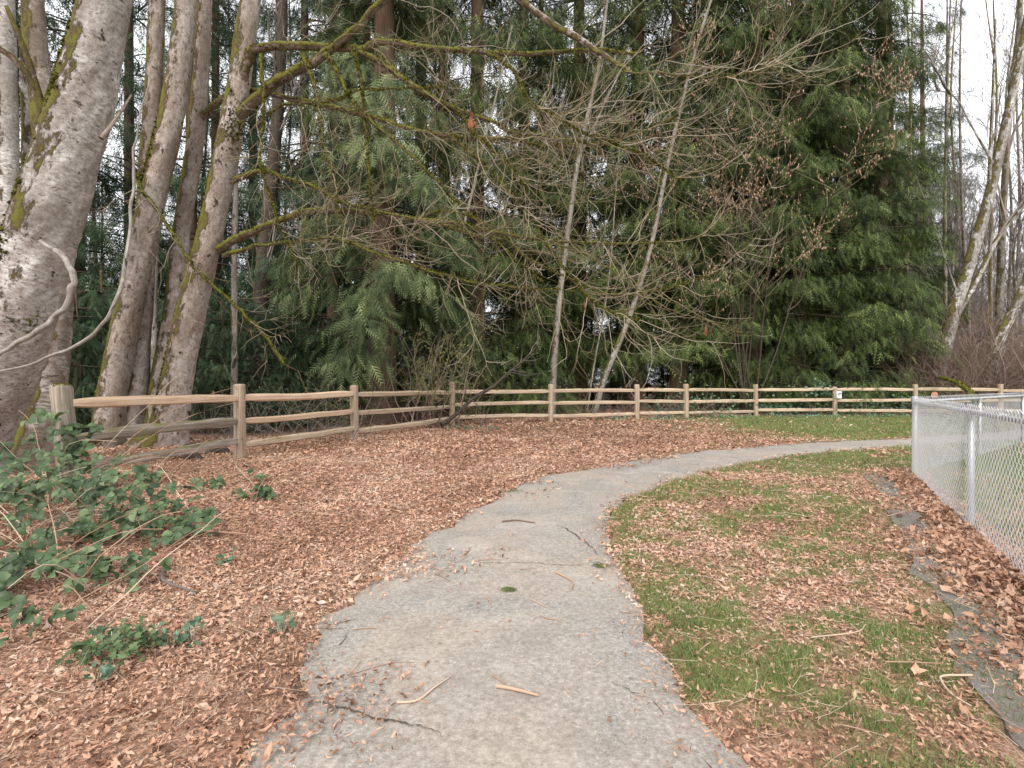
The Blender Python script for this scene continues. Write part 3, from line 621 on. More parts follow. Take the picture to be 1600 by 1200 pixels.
# ------------------------------------------------------------------ chain-link fence
cf = thing('chain_link_fence', 'low galvanised chain-link fence with round posts turning a corner beside the lawn', 'fence', (CC[0], CC[1], 0))
CH = 1.04
def ctube(a, b, r, sides=12):
    a = np.array(a, float); b = np.array(b, float)
    V, fs, tc = tube([a, (a + b) / 2, b], [r, r, r], 3, sides); return V, fs
def run(dir_, bays, span, first):
    side = np.array([-dir_[1], dir_[0]]); side = side if side @ np.array([-1, -0.2]) > 0 else -side
    for b in range(bays):
        u0 = b * span
        if b > 0 or first:
            p = dir_ * u0; r = 0.036 if b == 0 else 0.026
            V, fs = ctube((*p, -0.3), (*p, CH - 0.02 if b else CH + 0.015), r)
            MB().add(V, fs).build('post', M['steel'], cf)
            a = np.arange(12) / 12 * 2 * PI; mb = MB()
            prof = [(r * 1.18, CH - 0.05), (r * 1.2, CH + 0.01), (r * 0.9, CH + 0.035), (r * 0.3, CH + 0.048)] if b == 0 else [(r * 1.15, CH - 0.10), (r * 1.15, CH - 0.045)]
            V = np.concatenate([np.c_[p[0] + np.cos(a) * q_, p[1] + np.sin(a) * q_, np.full(12, z_)] for q_, z_ in prof]); n = len(prof)
            i = np.arange(n - 1)[:, None] * 12; j = np.arange(12)[None]; j2 = (j + 1) % 12
            MB().add(V, np.stack([i + j, i + j2, i + 12 + j2, i + 12 + j], -1).reshape(-1, 4)).build('post_cap', M['steel'], cf)
        pa, pb = dir_ * u0, dir_ * (u0 + span)
        V, fs = ctube((*pa, CH - 0.03), (*pb, CH - 0.03), 0.021); MB().add(V, fs).build('top_rail', M['steel'], cf)
        # woven wire
        wv = 0.036; n = int(span / wv); rows = 30
        i = np.arange(n)[:, None]; kk = np.arange(rows)[None]
        uu = u0 + (i + ((kk + i) % 2)) * wv; zz = 0.035 + kk * 0.0362 + 0 * i
        zz[:, -1] = zz[:, -1] - 0.004; oo = side[None, None] * (0.031 + 0.0035 * np.where((kk % 2) == 0, 1, -1) * np.where(i % 2 == 0, 1, -1))[..., None]
        bul = side[None, None] * (0.03 * vnoise(uu * 0.9 + 5 * dir_[0], zz * 0.9))[..., None] * (0.9 - zz / 1.1)[..., None]
        XY = uu[..., None] * dir_ + oo + bul
        P = np.dstack([XY, zz]); V, q, va = tubes(P, np.full((n, rows), 0.0024), 4)
        MB().add(V, q).build('wire_mesh', M['wire'], cf, kind='stuff')
        # wire ties
        mb = MB()
        for s_ in np.arange(0.3, span, 0.6):
            c = dir_ * (u0 + s_); a = np.linspace(0, 2 * PI, 10)
            ringp = np.c_[c[0] + side[0] * np.cos(a) * 0.028, c[1] + side[1] * np.cos(a) * 0.028, CH - 0.03 + np.sin(a) * 0.028]
            V, q, va = tubes(ringp[None], np.full((1, 10), 0.003), 4); mb.add(V, q)
        mb.build('wire_ties', M['wire'], cf, kind='stuff')
run(DN, 3, 2.95, True); run(DB, 4, 3.05, False)

# ------------------------------------------------------------------ broadleaf trees on the left
def fuzz(P, R, n, h=0.03, up=0.6, bias=None):
    """moss tufts standing on limbs P (N,K,3) of radius R (N,K)"""
    S, D, i, t = spawn(P, n, 0.0, 1.0, 90, 90); K = P.shape[1]
    r = R[i, np.minimum((t * (K - 1)).astype(int), K - 1)]
    b = np.array([0, -0.1, up]) if bias is None else np.array(bias)
    D = norm(D + b); c = S + D * r[:, None] * 0.9; N = n
    hh = rng.uniform(0.4, 1.2, N) * h; a = norm(np.cross(D, rng.normal(size=(N, 3)))); bb = np.cross(D, a); w_ = hh * 0.55
    tip = lambda k, s_: c + D * hh[:, None] + (a * math.cos(k) + bb * math.sin(k)) * (hh * s_)[:, None]
    V = np.stack([c - a * w_[:, None], c + a * w_[:, None], c - bb * w_[:, None], c + bb * w_[:, None], tip(0.5, 0.5), tip(3, 0.5)], 1).reshape(-1, 3)
    F_ = (np.array([[0, 1, 4], [2, 3, 5], [0, 3, 5]])[None] + (np.arange(N) * 6)[:, None, None]).reshape(-1, 3)
    return V, F_, rep(rng.random(N), 6)
def poly(pts, r, n=40): return catmull(pts, n)[None], np.interp(np.linspace(0, 1, n), np.linspace(0, 1, len(r)), r)[None]
def moss_clump(tree, o, pts, radii, spots, n=170, h=0.045):
    P, R_ = poly([np.array(p) - o for p in pts], radii, 120); P, R_ = P[0], R_[0]; mb = MB(); zz = P[:, 2]
    for (z, th, sz, sa) in spots:                # height, angle (0 = towards -y, + = towards +x), spread up the stem and around it
        zc = z + rng.normal(0, sz, n); i = np.clip(np.searchsorted(zz, zc), 0, 119); a = th + rng.normal(0, sa, n)
        D = np.c_[np.sin(a), -np.cos(a), rng.normal(0.15, 0.25, n)]; c = P[i] + D * (R_[i] * 1.0)[:, None] * [1, 1, 0]; c[:, 2] += zc - zz[i]
        D = norm(D + rng.normal(0, .35, (n, 3))); hh = rng.uniform(.3, 1.2, n) * h; A = norm(np.cross(D, rng.normal(size=(n, 3)))); B = np.cross(D, A); w_ = hh * .6
        V = np.stack([c - A * w_[:, None], c + A * w_[:, None], c - B * w_[:, None], c + B * w_[:, None], c + D * hh[:, None] + A * w_[:, None] * .5, c + D * hh[:, None] - A * w_[:, None] * .4 + [0, 0, -.3] * hh[:, None]], 1).reshape(-1, 3)
        F_ = (np.array([[0, 1, 4], [2, 3, 5], [0, 3, 5]])[None] + (np.arange(n) * 6)[:, None, None]).reshape(-1, 3)
        r2 = np.hypot((zc - z) / sz, (a - th) / sa); mb.add(V, F_, var=rep(np.clip(0.75 - 0.3 * r2 + rng.normal(0, .2, n), 0, 1), 6))
    mb.build('moss', M['moss'], tree, kind='stuff')
def PX(d0, d1, pts):
    """image points laid along a stretch of depth d0..d1"""
    dd = np.linspace(d0, d1, len(pts)); return [at(x, y, d) for (x, y), d in zip(pts, dd)]
def trunk(tree, o, pts, radii, m, n=90, sides=26, lump=0.10, flare=0.5, seed=1, moss=0, mossbias=(-1.2, -0.4, 0.3), name='trunk', mh=0.03):
    pts = [np.array(p) - o for p in pts]
    V, fs, tc = tube(pts, radii, n, sides, lump, flare, seed)
    t_ = MB().add(V, fs, tc=tc).build(name, m, tree)
    P, R = poly(pts, radii, n)
    if moss:
        keep = P[:, 2:]
        V, F_, va = fuzz(P, R, moss, mh, 0, mossbias); MB().add(V, F_, var=va).build('moss', M['moss'], tree, kind='stuff')
    return P, R

big_o = np.array([-7.3, 6.9, 0.0])
T1 = thing('leaning_tree', 'thick pale mossy trunk leaning over the end of the wooden fence', 'tree', big_o)
trunk(T1, big_o, [(-7.3, 6.9, -0.2), at(-58, 690, 6.8), at(10, 540, 6.6), at(45, 430, 6.5), at(74, 340, 6.45), at(118, 200, 6.4), at(150, 66, 6.35), at(175, -60, 6.3), at(200, -180, 6.3)], [0.52, 0.46, 0.405, 0.38, 0.35, 0.315, 0.275, 0.25, 0.22], M['bark'], 300, 64, 0.10, 0.25, 1, 700)
moss_clump(T1, big_o, [(-7.3, 6.9, -0.2), at(-58, 690, 6.8), at(10, 540, 6.6), at(45, 430, 6.5), at(74, 340, 6.45), at(118, 200, 6.4), at(150, 66, 6.35), at(175, -60, 6.3), at(200, -180, 6.3)], [0.52, 0.46, 0.405, 0.38, 0.35, 0.315, 0.275, 0.25, 0.22],
           [(5.0, -0.95, .22, .22), (5.3, -1.2, .25, .2), (4.65, -0.7, .12, .25), (3.75, -1.0, .12, .15), (3.55, -0.8, .08, .12), (2.95, -0.75, .07, .22), (2.75, -0.55, .07, .2), (2.9, -1.2, .10, .2), (3.2, -1.2, .12, .15), (2.35, -0.8, .08, .3), (1.6, 0.3, .10, .3), (1.1, -0.4, .12, .3), (4.2, -1.1, .2, .15), (2.0, 0.95, .08, .2), (0.6, 0.9, .3, .3), (0.3, 0.5, .2, .5)], 150, 0.04)
# dead pale boughs hanging off it
for pts, r, nm in (([(62, 376), (92, 395), (112, 425), (108, 465), (78, 502), (30, 535), (-20, 558), (-80, 575)], [0.020, 0.030, 0.034, 0.032, 0.028, 0.024, 0.018, 0.012], 'bough'),
                   ([(236, 122), (214, 200), (210, 260), (204, 340), (195, 430), (168, 495), (120, 540), (60, 562), (0, 580), (-70, 592)], [0.006, 0.010, 0.014, 0.017, 0.019, 0.019, 0.018, 0.015, 0.012, 0.009], 'bough')):
    P = [p - big_o for p in PX(6.0, 5.7, pts)]; P = catmull(P, 30); P[1:-1] += rng.normal(0, 0.010, (28, 3)); V, fs, tc = tube(P, list(np.interp(np.linspace(0, 1, 30), np.linspace(0, 1, len(r)), r) * rng.uniform(0.9, 1.12, 30)), 110, 10, 0.14); MB().add(V, fs, tc=tc).build('dead_branch', M['dead'], T1)
P = [p - big_o for p in PX(6.3, 6.6, [(158, 216), (185, 180), (205, 148)])]; V, fs, tc = tube(P, [0.028, 0.02, 0.010], 10, 8, 0.05); MB().add(V, fs, tc=tc).build('dead_branch', M['bark2'], T1)
P = [p - big_o for p in PX(6.7, 7.0, [(70, 520), (85, 470), (98, 430)])]; V, fs, tc = tube(P, [0.06, 0.05, 0.05], 10, 8, 0.05); MB().add(V, fs, tc=tc).build('dead_branch', M['dead'], T1)
# mossy leaning stump-like stem next to it
o2 = np.array(at(70, 735, 8.2)); o2[2] = 0
T2 = thing('mossy_tree', 'brown mossy trunk half hidden behind the leaning pale trunk', 'tree', o2)
trunk(T2, o2, [o2 + [-0.05, 0, -0.2], at(66, 690, 8.2), at(78, 600, 8.2), at(88, 500, 8.3), at(92, 400, 8.4), at(70, 200, 8.6), at(55, 60, 8.8), at(40, -150, 9)], [0.36, 0.30, 0.22, 0.19, 0.18, 0.17, 0.16, 0.14], M['bark_brown'], 90, 24, 0.12, 0.6, 2, 900)
for kx, (pts, r, lb) in enumerate((([(8, 760), (10, 500), (12, 250), (8, 60), (2, -150)], 0.17, 'slender mottled trunk at the back of the mossy clump, standing upright'), ([(38, 760), (45, 500), (52, 250), (50, 60), (60, -150)], 0.19, 'mottled grey trunk forking into mossy boughs behind the leaning trunk'))):
    d = 9.6 + kx * 0.5; P = PX(d, d, pts); o = np.array(P[0]); o[2] = 0; P[0][2] = -0.2
    T = thing('upright_tree', lb, 'tree', o); trunk(T, o, P, [r * 1.3, r, r * 0.95, r * 0.9, r * 0.8], M['bark'], 80, 20, 0.1, 0.4, 3 + kx, 260)
P = [p - big_o for p in PX(6.2, 6.1, [(72, 190), (55, 130), (35, 70), (10, 10)])]; V, fs, tc = tube(P, [0.045, 0.04, 0.03, 0.02], 30, 8, 0.1); MB().add(V, fs, tc=tc).build('branch', M['limb'], T1)
P = [p - big_o for p in PX(6.2, 5.8, [(66, 160), (30, 100), (-10, 70), (-80, 20)])]; V, fs, tc = tube(P, [0.04, 0.035, 0.03, 0.02], 30, 8, 0.1); MB().add(V, fs, tc=tc).build('branch', M['limb'], T1)

# the clump behind the first fence bay: two stems, then two more
o3 = np.array(at(192, 700, 10.25)); o3[2] = 0
T3 = thing('two_stemmed_tree', 'two pale grey-brown stems rising together behind the first rails of the fence', 'tree', o3)
trunk(T3, o3, [o3 + [-0.3, 0, -0.2], at(170, 680, 10.1), at(178, 600, 10.1), at(203, 480, 10.1), at(238, 310, 10.1), at(268, 180, 10.1), at(285, 60, 10.1), at(300, -120, 10.1)], [0.31, 0.26, 0.24, 0.235, 0.23, 0.215, 0.195, 0.17], M['bark2'], 200, 34, 0.10, 0.35, 5, 380)
trunk(T3, o3, [o3 + [0.15, 0.15, -0.2], at(207, 680, 10.4), at(212, 600, 10.4), at(222, 480, 10.5), at(230, 300, 10.6), at(238, 180, 10.6), at(243, 60, 10.6), at(250, -120, 10.6)], [0.25, 0.22, 0.20, 0.19, 0.18, 0.16, 0.15, 0.13], M['bark2'], 180, 28, 0.10, 0.35, 6, 200)
o4 = np.array(at(262, 700, 10.25)); o4[2] = 0
T4 = thing('spreading_maple', 'curving brown trunk with long mossy limbs reaching over the path', 'tree', o4)
trunk(T4, o4, [o4 + [-0.2, 0, -0.2], at(262, 680, 10.2), at(275, 600, 10.2), at(300, 480, 10.2), at(325, 380, 10.2), at(350, 260, 10.2), at(370, 150, 10.2), at(382, 70, 10.2), at(400, -60, 10.2)], [0.38, 0.31, 0.27, 0.25, 0.235, 0.225, 0.21, 0.195, 0.17], M['bark2'], 210, 36, 0.10, 0.5, 7, 500)
trunk(T4, o4, [o4 + [-0.25, 0.1, -0.2], at(243, 660, 10.6), at(252, 590, 10.6), at(270, 480, 10.7), at(285, 350, 10.8), at(303, 240, 10.8), at(315, 100, 10.8), at(322, -80, 10.8)], [0.27, 0.20, 0.18, 0.17, 0.165, 0.16, 0.15, 0.13], M['bark2'], 180, 28, 0.10, 0.5, 8, 260)
moss_clump(T3, o3, [o3 + [-0.3, 0, -0.2], at(170, 680, 10.1), at(178, 600, 10.1), at(203, 480, 10.1), at(238, 310, 10.1), at(268, 180, 10.1), at(285, 60, 10.1), at(300, -120, 10.1)], [0.31, 0.26, 0.24, 0.235, 0.23, 0.215, 0.195, 0.17], [(0.5, -1.3, .5, .2), (1.4, -1.4, .4, .15), (2.2, -1.3, .25, .15), (4.1, -1.4, .5, .15), (5.6, -1.0, .3, .3), (0.2, -0.3, .15, .4), (6.6, -1.4, .5, .2)], 220, 0.045)
moss_clump(T4, o4, [o4 + [-0.2, 0, -0.2], at(262, 680, 10.2), at(275, 600, 10.2), at(300, 480, 10.2), at(325, 380, 10.2), at(350, 260, 10.2), at(370, 150, 10.2), at(382, 70, 10.2), at(400, -60, 10.2)], [0.38, 0.31, 0.27, 0.25, 0.235, 0.225, 0.21, 0.195, 0.17], [(0.45, -1.2, .35, .3), (0.9, -1.1, .35, .28), (1.5, -1.35, .35, .15), (2.4, -1.4, .4, .15), (3.8, -1.4, .4, .15), (0.15, -.2, .12, .6), (5.2, -1.3, .6, .15), (6.2, 0.9, .3, .4)], 220, 0.045)
P = PX(11.5, 11.5, [(240, 700), (240, 600), (241, 500), (243, 400), (250, 250), (255, 60)]); o = np.array(P[0]); o[2] = 0; P[0][2] = -0.2
T = thing('slender_sapling', 'thin grey pole of a sapling between the two clumps of stems', 'tree', o); trunk(T, o, P, [0.07, 0.06, 0.055, 0.05, 0.045, 0.04], M['pale'], 60, 10, 0.05, 0.2, 9)
P = PX(13, 13, [(365, 690), (366, 560), (366, 420), (368, 300), (372, 60)]); o = np.array(P[0]); o[2] = 0; P[0][2] = -0.2
T = thing('slender_sapling', 'pale straight sapling close beside the curving maple trunk', 'tree', o); trunk(T, o, P, [0.08, 0.075, 0.07, 0.06, 0.05], M['pale'], 60, 10, 0.05, 0.2, 10)

# long mossy limbs (image course, start and end depth, radius)
LIMBS = [
    (10.2, 8.6, [(372, 150), (385, 100), (400, 76), (470, 72), (560, 76), (600, 66), (680, 76), (760, 82), (830, 84), (920, 78), (1000, 84)], 0.115, 0.025),
    (10.2, 9.0, [(365, 190), (400, 155), (440, 122), (500, 90), (560, 40), (640, -40), (720, -120)], 0.13, 0.06),
    (10.8, 8.4, [(312, 188), (350, 152), (400, 142), (470, 158), (540, 172), (600, 188), (650, 204), (720, 214), (800, 218), (850, 228), (900, 226)], 0.072, 0.03),
    (10.2, 8.6, [(335, 392), (380, 368), (430, 346), (490, 330), (560, 330), (640, 342), (720, 350), (770, 362), (860, 376), (960, 380), (1050, 378), (1105, 366)], 0.085, 0.012),
    (10.3, 8.8, [(330, 300), (400, 268), (440, 276), (500, 296), (540, 318), (590, 330), (680, 350), (760, 372)], 0.06, 0.018),
    (9.6, 8.0, [(555, 78), (600, 100), (640, 130), (700, 165), (760, 186), (800, 206), (840, 210), (930, 225), (1000, 205), (1060, 180)], 0.06, 0.010),
    (9.6, 8.2, [(590, 84), (650, 140), (720, 180), (740, 210), (790, 250), (820, 290)], 0.045, 0.008),
    (9.4, 9.2, [(552, 80), (565, 130), (571, 190), (576, 260), (580, 320), (583, 345)], 0.040, 0.012),
    (9.5, 9.0, [(472, 84), (490, 130), (500, 180), (506, 240), (520, 270), (530, 330), (534, 400)], 0.042, 0.010),
    (9.5, 8.8, [(510, 84), (530, 120), (552, 160), (570, 180), (640, 240), (700, 300), (740, 340), (800, 400), (850, 440)], 0.042, 0.010),
    (9.8, 9.2, [(408, 86), (412, 140), (410, 200), (406, 250), (420, 300), (440, 360), (470, 420)], 0.036, 0.010),
    (9.8, 8.8, [(400, 200), (440, 165), (520, 158), (560, 142), (640, 138), (700, 135)], 0.030, 0.010),
    (10.2, 8.4, [(350, 400), (400, 384), (460, 378), (520, 372), (600, 400), (680, 425), (740, 440), (820, 450), (900, 455)], 0.040, 0.010),
    (9.0, 8.0, [(700, 210), (760, 260), (820, 330), (860, 390), (900, 440), (940, 480), (1000, 500)], 0.035, 0.008),
    (8.8, 7.8, [(760, 82), (800, 110), (830, 160), (880, 190), (930, 215), (1000, 240), (1060, 280)], 0.030, 0.008),
    (10.0, 9.2, [(262, 240), (225, 265), (215, 285), (240, 320), (275, 375), (310, 425), (350, 460), (385, 495), (410, 520), (445, 570)], 0.030, 0.030),
    (9.0, 8.0, [(640, -150), (740, -60), (840, 20), (905, 62), (945, 88), (975, 106), (985, 112)], 0.085, 0.03),
    (8.0, 7.6, [(960, 98), (985, 112), (1040, 116), (1120, 122), (1180, 110), (1220, 90)], 0.022, 0.006),
    (9.8, 8.6, [(640, 342), (700, 330), (760, 350), (820, 400), (880, 430), (960, 460), (1040, 450), (1110, 430)], 0.03, 0.007),
    (9.0, 8.4, [(860, 376), (920, 400), (980, 440), (1040, 480), (1100, 500), (1160, 520)], 0.02, 0.006),
]
LP, LR = [], []
for k_, (d0, d1, pts, r0, r1) in enumerate(LIMBS):
    P = catmull([p - o4 for p in PX(d0, d1, pts)], len(pts) * 5); P[1:-1] += rng.normal(0, 0.009, (len(P) - 2, 3)); P = list(P)
    rr = list(0.85 * (r1 + (r0 - r1) * np.linspace(1, 0, len(P)) ** 1.15) * rng.uniform(0.93, 1.08, len(P)) * (1 + 0.28 * np.exp(-np.arange(len(P)) / len(P) * 22)))
    V, fs, tc = tube(P, rr, 120, 9, 0.22, 0, 20 + k_)
    MB().add(V, fs, tc=tc).build('branch', M['limb'] if k_ not in (16,) else M['bark2'], T4)
    a, b = poly(P, rr, 40); LP.append(a); LR.append(b)
LPa, LRa = np.concatenate(LP), np.concatenate(LR)
mossy = [k_ for k_ in range(len(LIMBS)) if k_ not in (16, 17, 19)]
V, F_, va = fuzz(LPa[mossy], LRa[mossy], 17000, 0.026, 0.35); MB().add(V, F_, var=va).build('moss', M['moss'], T4, kind='stuff')
# twigs: three orders of side shoots, sagging and turning up at the tips
tw = MB()
sel = LPa[[0, 2, 3, 4, 5, 6, 9, 12, 13, 14, 17, 18]]
def shoots(P, n, l0, l1, K, r0, t0, up, upend, a0=20, a1=70, mb=tw, wob=0.14, push=(0.16, -0.1, -0.02)):
    S, D, i, t = spawn(P, n, t0, 1.0, a0, a1); D = norm(D + np.array(push)); L = rng.uniform(l0, l1, n) * (1.15 - 0.4 * t)
    Q = grow(S, D, L, K, up, wob, upend); V, q, va = tubes(Q, taper(n, K, r0 * rng.uniform(0.7, 1.2, n), 0.0022), 4 if r0 > 0.008 else 3)
    mb.add(V, q, var=np.clip(va * 0.8 + (0.1 if r0 < 0.006 else 0), 0, 1)); return Q
q1 = shoots(sel, 300, 0.7, 2.3, 12, 0.0095, 0.25, -0.14, 0.42, 20, 85)
q2 = shoots(q1, 1250, 0.3, 1.1, 8, 0.0048, 0.15, -0.06, 0.45, 20, 80)
q3 = shoots(q2, 1200, 0.12, 0.45, 6, 0.0032, 0.2, 0.05, 0.3)
# twigs near the clump on the left
q4 = shoots(LPa[[15, 10, 8, 4, 2]], 110, 0.4, 1.3, 9, 0.008, 0.2, -0.1, 0.25, push=(0, -0.1, -0.2)); q5 = shoots(q4, 300, 0.2, 0.6, 7, 0.005, 0.2, -0.05, 0.2, push=(0, 0, 0))
tw.build('twigs', M['twig'], T4, kind='stuff')
# a few orange leaves still hanging
ol = MB()
for (px, py, n, d) in ((740, 192, 9, 8.5), (737, 176, 4, 8.5), (915, 474, 3, 8.2), (1103, 512, 2, 8.0), (330, 610, 1, 9)):
    c = at(px, py, d); 
    for j_ in range(n):
        t_, f_ = LT[1]; T3v = np.c_[t_, rng.normal(0, 0.15, len(t_))][None]
        Y = norm(np.array([[rng.normal(0, .25), rng.normal(0, .25), -1.0]])); X = norm(np.cross(Y, rng.normal(size=(1, 3)))); Z = np.cross(X, Y)
        V, F_ = place(None, f_, (c + rng.normal(0, 0.035, 3))[None], X, Y, Z, [0.085], T3v) if False else place(t_, f_, (c + rng.normal(0, 0.03, 3) + [0, 0, -0.05])[None] - o4, X, Y, Z, [0.07], T3v)
        ol.add(V, F_, var=np.full(len(t_), rng.random()))
ol.build('dead_leaves', M['orange'], T4, kind='stuff')

# ------------------------------------------------------------------ cedars
def frond_template(n=6):
    v = []; f = []
    for k_ in range(n):
        t_ = (k_ + 0.4) / n; y = t_; z = -0.16 * t_ * t_; l = 0.36 * (1 - 0.72 * t_) + 0.05
        for s_ in (-1, 1):
            b = len(v); yy = y + (0.06 if s_ > 0 else 0)
            v += [(0, yy - 0.028, z), (0, yy + 0.05, z), (s_ * l * 0.78, yy + l * 0.72, z - 0.16 * l - 0.02)]
            f.append((b, b + 1, b + 2) if s_ < 0 else (b + 1, b, b + 2))
    b = len(v); v += [(-0.022, 0, 0), (0.022, 0, 0), (0, 1.12, -0.22)]; f.append((b, b + 1, b + 2))
    return np.array(v), np.array(f)
FT6, FF6 = frond_template(6); FT4, FF4 = frond_template(4)
def cedar(name, H=22.0, rmax=3.2, zb=0.5, nb=120, per=95, sparse=0.0, seed=0, fr=(0.34, 0.62), droop=0.55, mat_='cedar', tr=0.36, skirt=0.0, ztop=15.0, tips=0.35, fine=False):
    """one prototype: trunk, boughs and a crown of hanging sprays; returns three meshes"""
    global rng
    keep = rng; rng = np.random.default_rng(seed)
    pts = [np.array([0, 0, -0.3]), np.array([0, 0, 2.0]), np.array([0.1, 0.05, H * 0.4]), np.array([0.05, 0, H * 0.8]), np.array([0, 0, H])]
    V, fs, tc = tube(pts, [tr * 1.35, tr, tr * 0.72, tr * 0.3, 0.03], 60, 18, 0.06, 0.7, seed)
    tm = MB().add(V, fs, tc=tc).mesh('trunk', M['cedarbark'])
    # boughs: denser in the part that the photo shows
    u_ = rng.random(nb); zt_ = min(ztop, H - 0.6); z = np.where(rng.random(nb) < 0.86, zb + (zt_ - zb) * u_ ** 1.1, zt_ + (H - 0.6 - zt_) * u_)
    az = np.arange(nb) * 2.39996 + rng.normal(0, 0.35, nb)
    prof = (1 - (z / H)) ** 0.62 * (1 + skirt * np.exp(-z / 3.0))
    L = rmax * prof * rng.uniform(0.62, 1.12, nb) + 0.35
    K = 9; t = np.linspace(0, 1, K)[None]
    rad = L[:, None] * t; dz = L[:, None] * (0.16 * t - (droop + 0.15 * rng.random((nb, 1))) * t ** 2 + tips * t ** 3) 
    wv = 0.12 * L[:, None] * np.sin(t * 3 + rng.uniform(0, 6, (nb, 1)))
    P = np.stack([np.cos(az)[:, None] * rad - np.sin(az)[:, None] * wv, np.sin(az)[:, None] * rad + np.cos(az)[:, None] * wv, z[:, None] + dz], -1)
    P[..., 2] = np.maximum(P[..., 2], 0.12)
    V, q, va = tubes(P, taper(nb, K, 0.012 + 0.011 * L, 0.005), 4); bm = MB().add(V, q, var=va * 0.5, tc=V * 1.0).mesh('boughs', M['darkbark'])
    n = int(nb * per); wgt = L / L.sum(); i = rng.choice(nb, n, p=wgt)
    tt = rng.uniform(0.12, 1.03, n) ** 0.75; kf = np.clip(tt, 0, 0.999) * (K - 1); k0 = kf.astype(int); f = (kf - k0)[:, None]
    C = P[i, k0] * (1 - f) + P[i, k0 + 1] * f; T = norm(P[i, k0 + 1] - P[i, k0]); S = norm(np.cross(T, [0, 0, 1.0]))
    lat = rng.normal(0, 1, n) * 0.30 * L[i] * (0.45 + 0.55 * np.sin(np.clip(tt, 0, 1) * PI)) * 0.62
    hang = np.abs(lat) * 0.45 + rng.random(n) ** 1.6 * 0.6
    C = C + S * lat[:, None] + np.array([0, 0, -1.0]) * hang[:, None] + rng.normal(0, 0.05, (n, 3))
    Y = norm(T * rng.uniform(0.1, 0.9, n)[:, None] + S * (np.sign(lat) * rng.uniform(0.0, 0.8, n))[:, None] + np.array([0, 0, -1.0]) * rng.uniform(0.2, 1.35, n)[:, None] + rng.normal(0, 0.2, (n, 3)))
    Z = norm(np.array([0, 0, 0.8]) + T * rng.uniform(0.2, 1.3, n)[:, None] + rng.normal(0, 0.35, (n, 3))); X = norm(np.cross(Y, Z)); Z = np.cross(X, Y)
    if sparse:
        cl = fbm(C[:, 0] * 0.9 + C[:, 2] * 0.7 + seed, C[:, 1] * 0.9 - C[:, 2] * 1.1, 2); m = cl > sparse
        C, X, Y, Z, tt = C[m], X[m], Y[m], Z[m], tt[m]; n = len(C)
    ok = C[:, 2] > 0.15; C, X, Y, Z, tt = C[ok], X[ok], Y[ok], Z[ok], tt[ok]; n = len(C)
    sz = rng.uniform(fr[0], fr[1], n) * (0.75 + 0.35 * np.clip(C[:, 2] / 3, 0, 1))
    FT, FF = (FT6, FF6) if fine else (FT4, FF4)
    V, F_ = place(FT, FF, C, X, Y, Z, sz)
    cm = MB().add(V, F_, var=rep(np.clip(rng.normal(0.36, 0.26, n) + 0.3 * (tt - 0.6), 0, 1), len(FT))).mesh('crown', M[mat_], False)  # sprays darken towards the trunk: inner crown shade put into the colour
    rng = keep
    return tm, bm, cm
C_FULL = cedar('full', 36, 3.5, 0.5, 175, 130, 0.18, 31, skirt=0.10, ztop=20, fr=(0.25, 0.50))
C_FULL2 = cedar('full2', 38, 3.2, 0.9, 170, 125, 0.29, 32, droop=0.7, ztop=22, fr=(0.25, 0.50))
C_HIGH = cedar('high', 40, 3.6, 2.8, 165, 125, 0.29, 33, tr=0.40, ztop=22, fr=(0.28, 0.54))
C_OPEN = cedar('open', 30, 2.9, 2.0, 84, 110, 0.38, 34, mat_='cedar_light', tr=0.43, droop=0.75, fr=(0.32, 0.60), ztop=15, fine=True)
C_THIN = cedar('thin', 36, 3.5, 1.6, 125, 95, 0.38, 35, tr=0.26, mat_='hemlock', ztop=22, fr=(0.28, 0.55))
C_YOUNG = cedar('young', 4.2, 1.55, 0.25, 60, 60, 0.2, 36, fr=(0.16, 0.30), tr=0.05, mat_='hemlock', droop=0.4, fine=True)
def plant_cedar(px, d, proto, sc, rz, label, name='cedar_tree', group=None):
    p = at(px, 600, d); T = thing(name, label, 'tree', (p[0], p[1], 0), rz, group, sc)
    for nm, me in zip(('trunk', 'boughs', 'crown'), proto): link(nm, me, T, None if nm == 'trunk' else 'stuff')
    return T
plant_cedar(597, 16.2, C_OPEN, 1.0, 0.6, 'light green cedar with bare reddish trunk standing behind the fence corner')
for (px, d, pr, s_, rz, lb) in [(745, 20.5, C_FULL2, 0.95, 1.0, 'dark cedar rising just behind the thin grey leaning sapling'), (822, 22.5, C_FULL, 0.9, 2.2, 'dense cedar behind the bough that is propped on the rails'), (905, 25.5, C_HIGH, 1.0, 4.1, 'tall bare-footed cedar behind the forking pale sapling'),
        (995, 24.5, C_HIGH, 1.05, 0.4, 'bare-footed cedar directly behind the strongly leaning spotted sapling'), (1062, 23.5, C_HIGH, 1.0, 3.0, 'cedar with bare dark lower trunk behind the short fence bay'), (1120, 25.0, C_FULL2, 1.0, 2.9, 'cedar filling the gap between the bare-footed cedars and the catkin hazel'), (1175, 23.2, C_FULL, 0.95, 5.2, 'dense cedar directly behind the catkin hazel'),
        (1245, 23.6, C_FULL, 1.0, 0.9, 'skirted cedar hanging to the rails above the ivy bank'), (1318, 24.2, C_FULL, 1.02, 3.6, 'skirted cedar hanging to the rails behind the post with the paper notice'), (1374, 25.4, C_FULL2, 1.0, 5.9, 'outermost cedar of the row, next to the bare brown brush')]:
    plant_cedar(px, d, pr, s_, rz, lb, group='cedars in the row behind the fence')
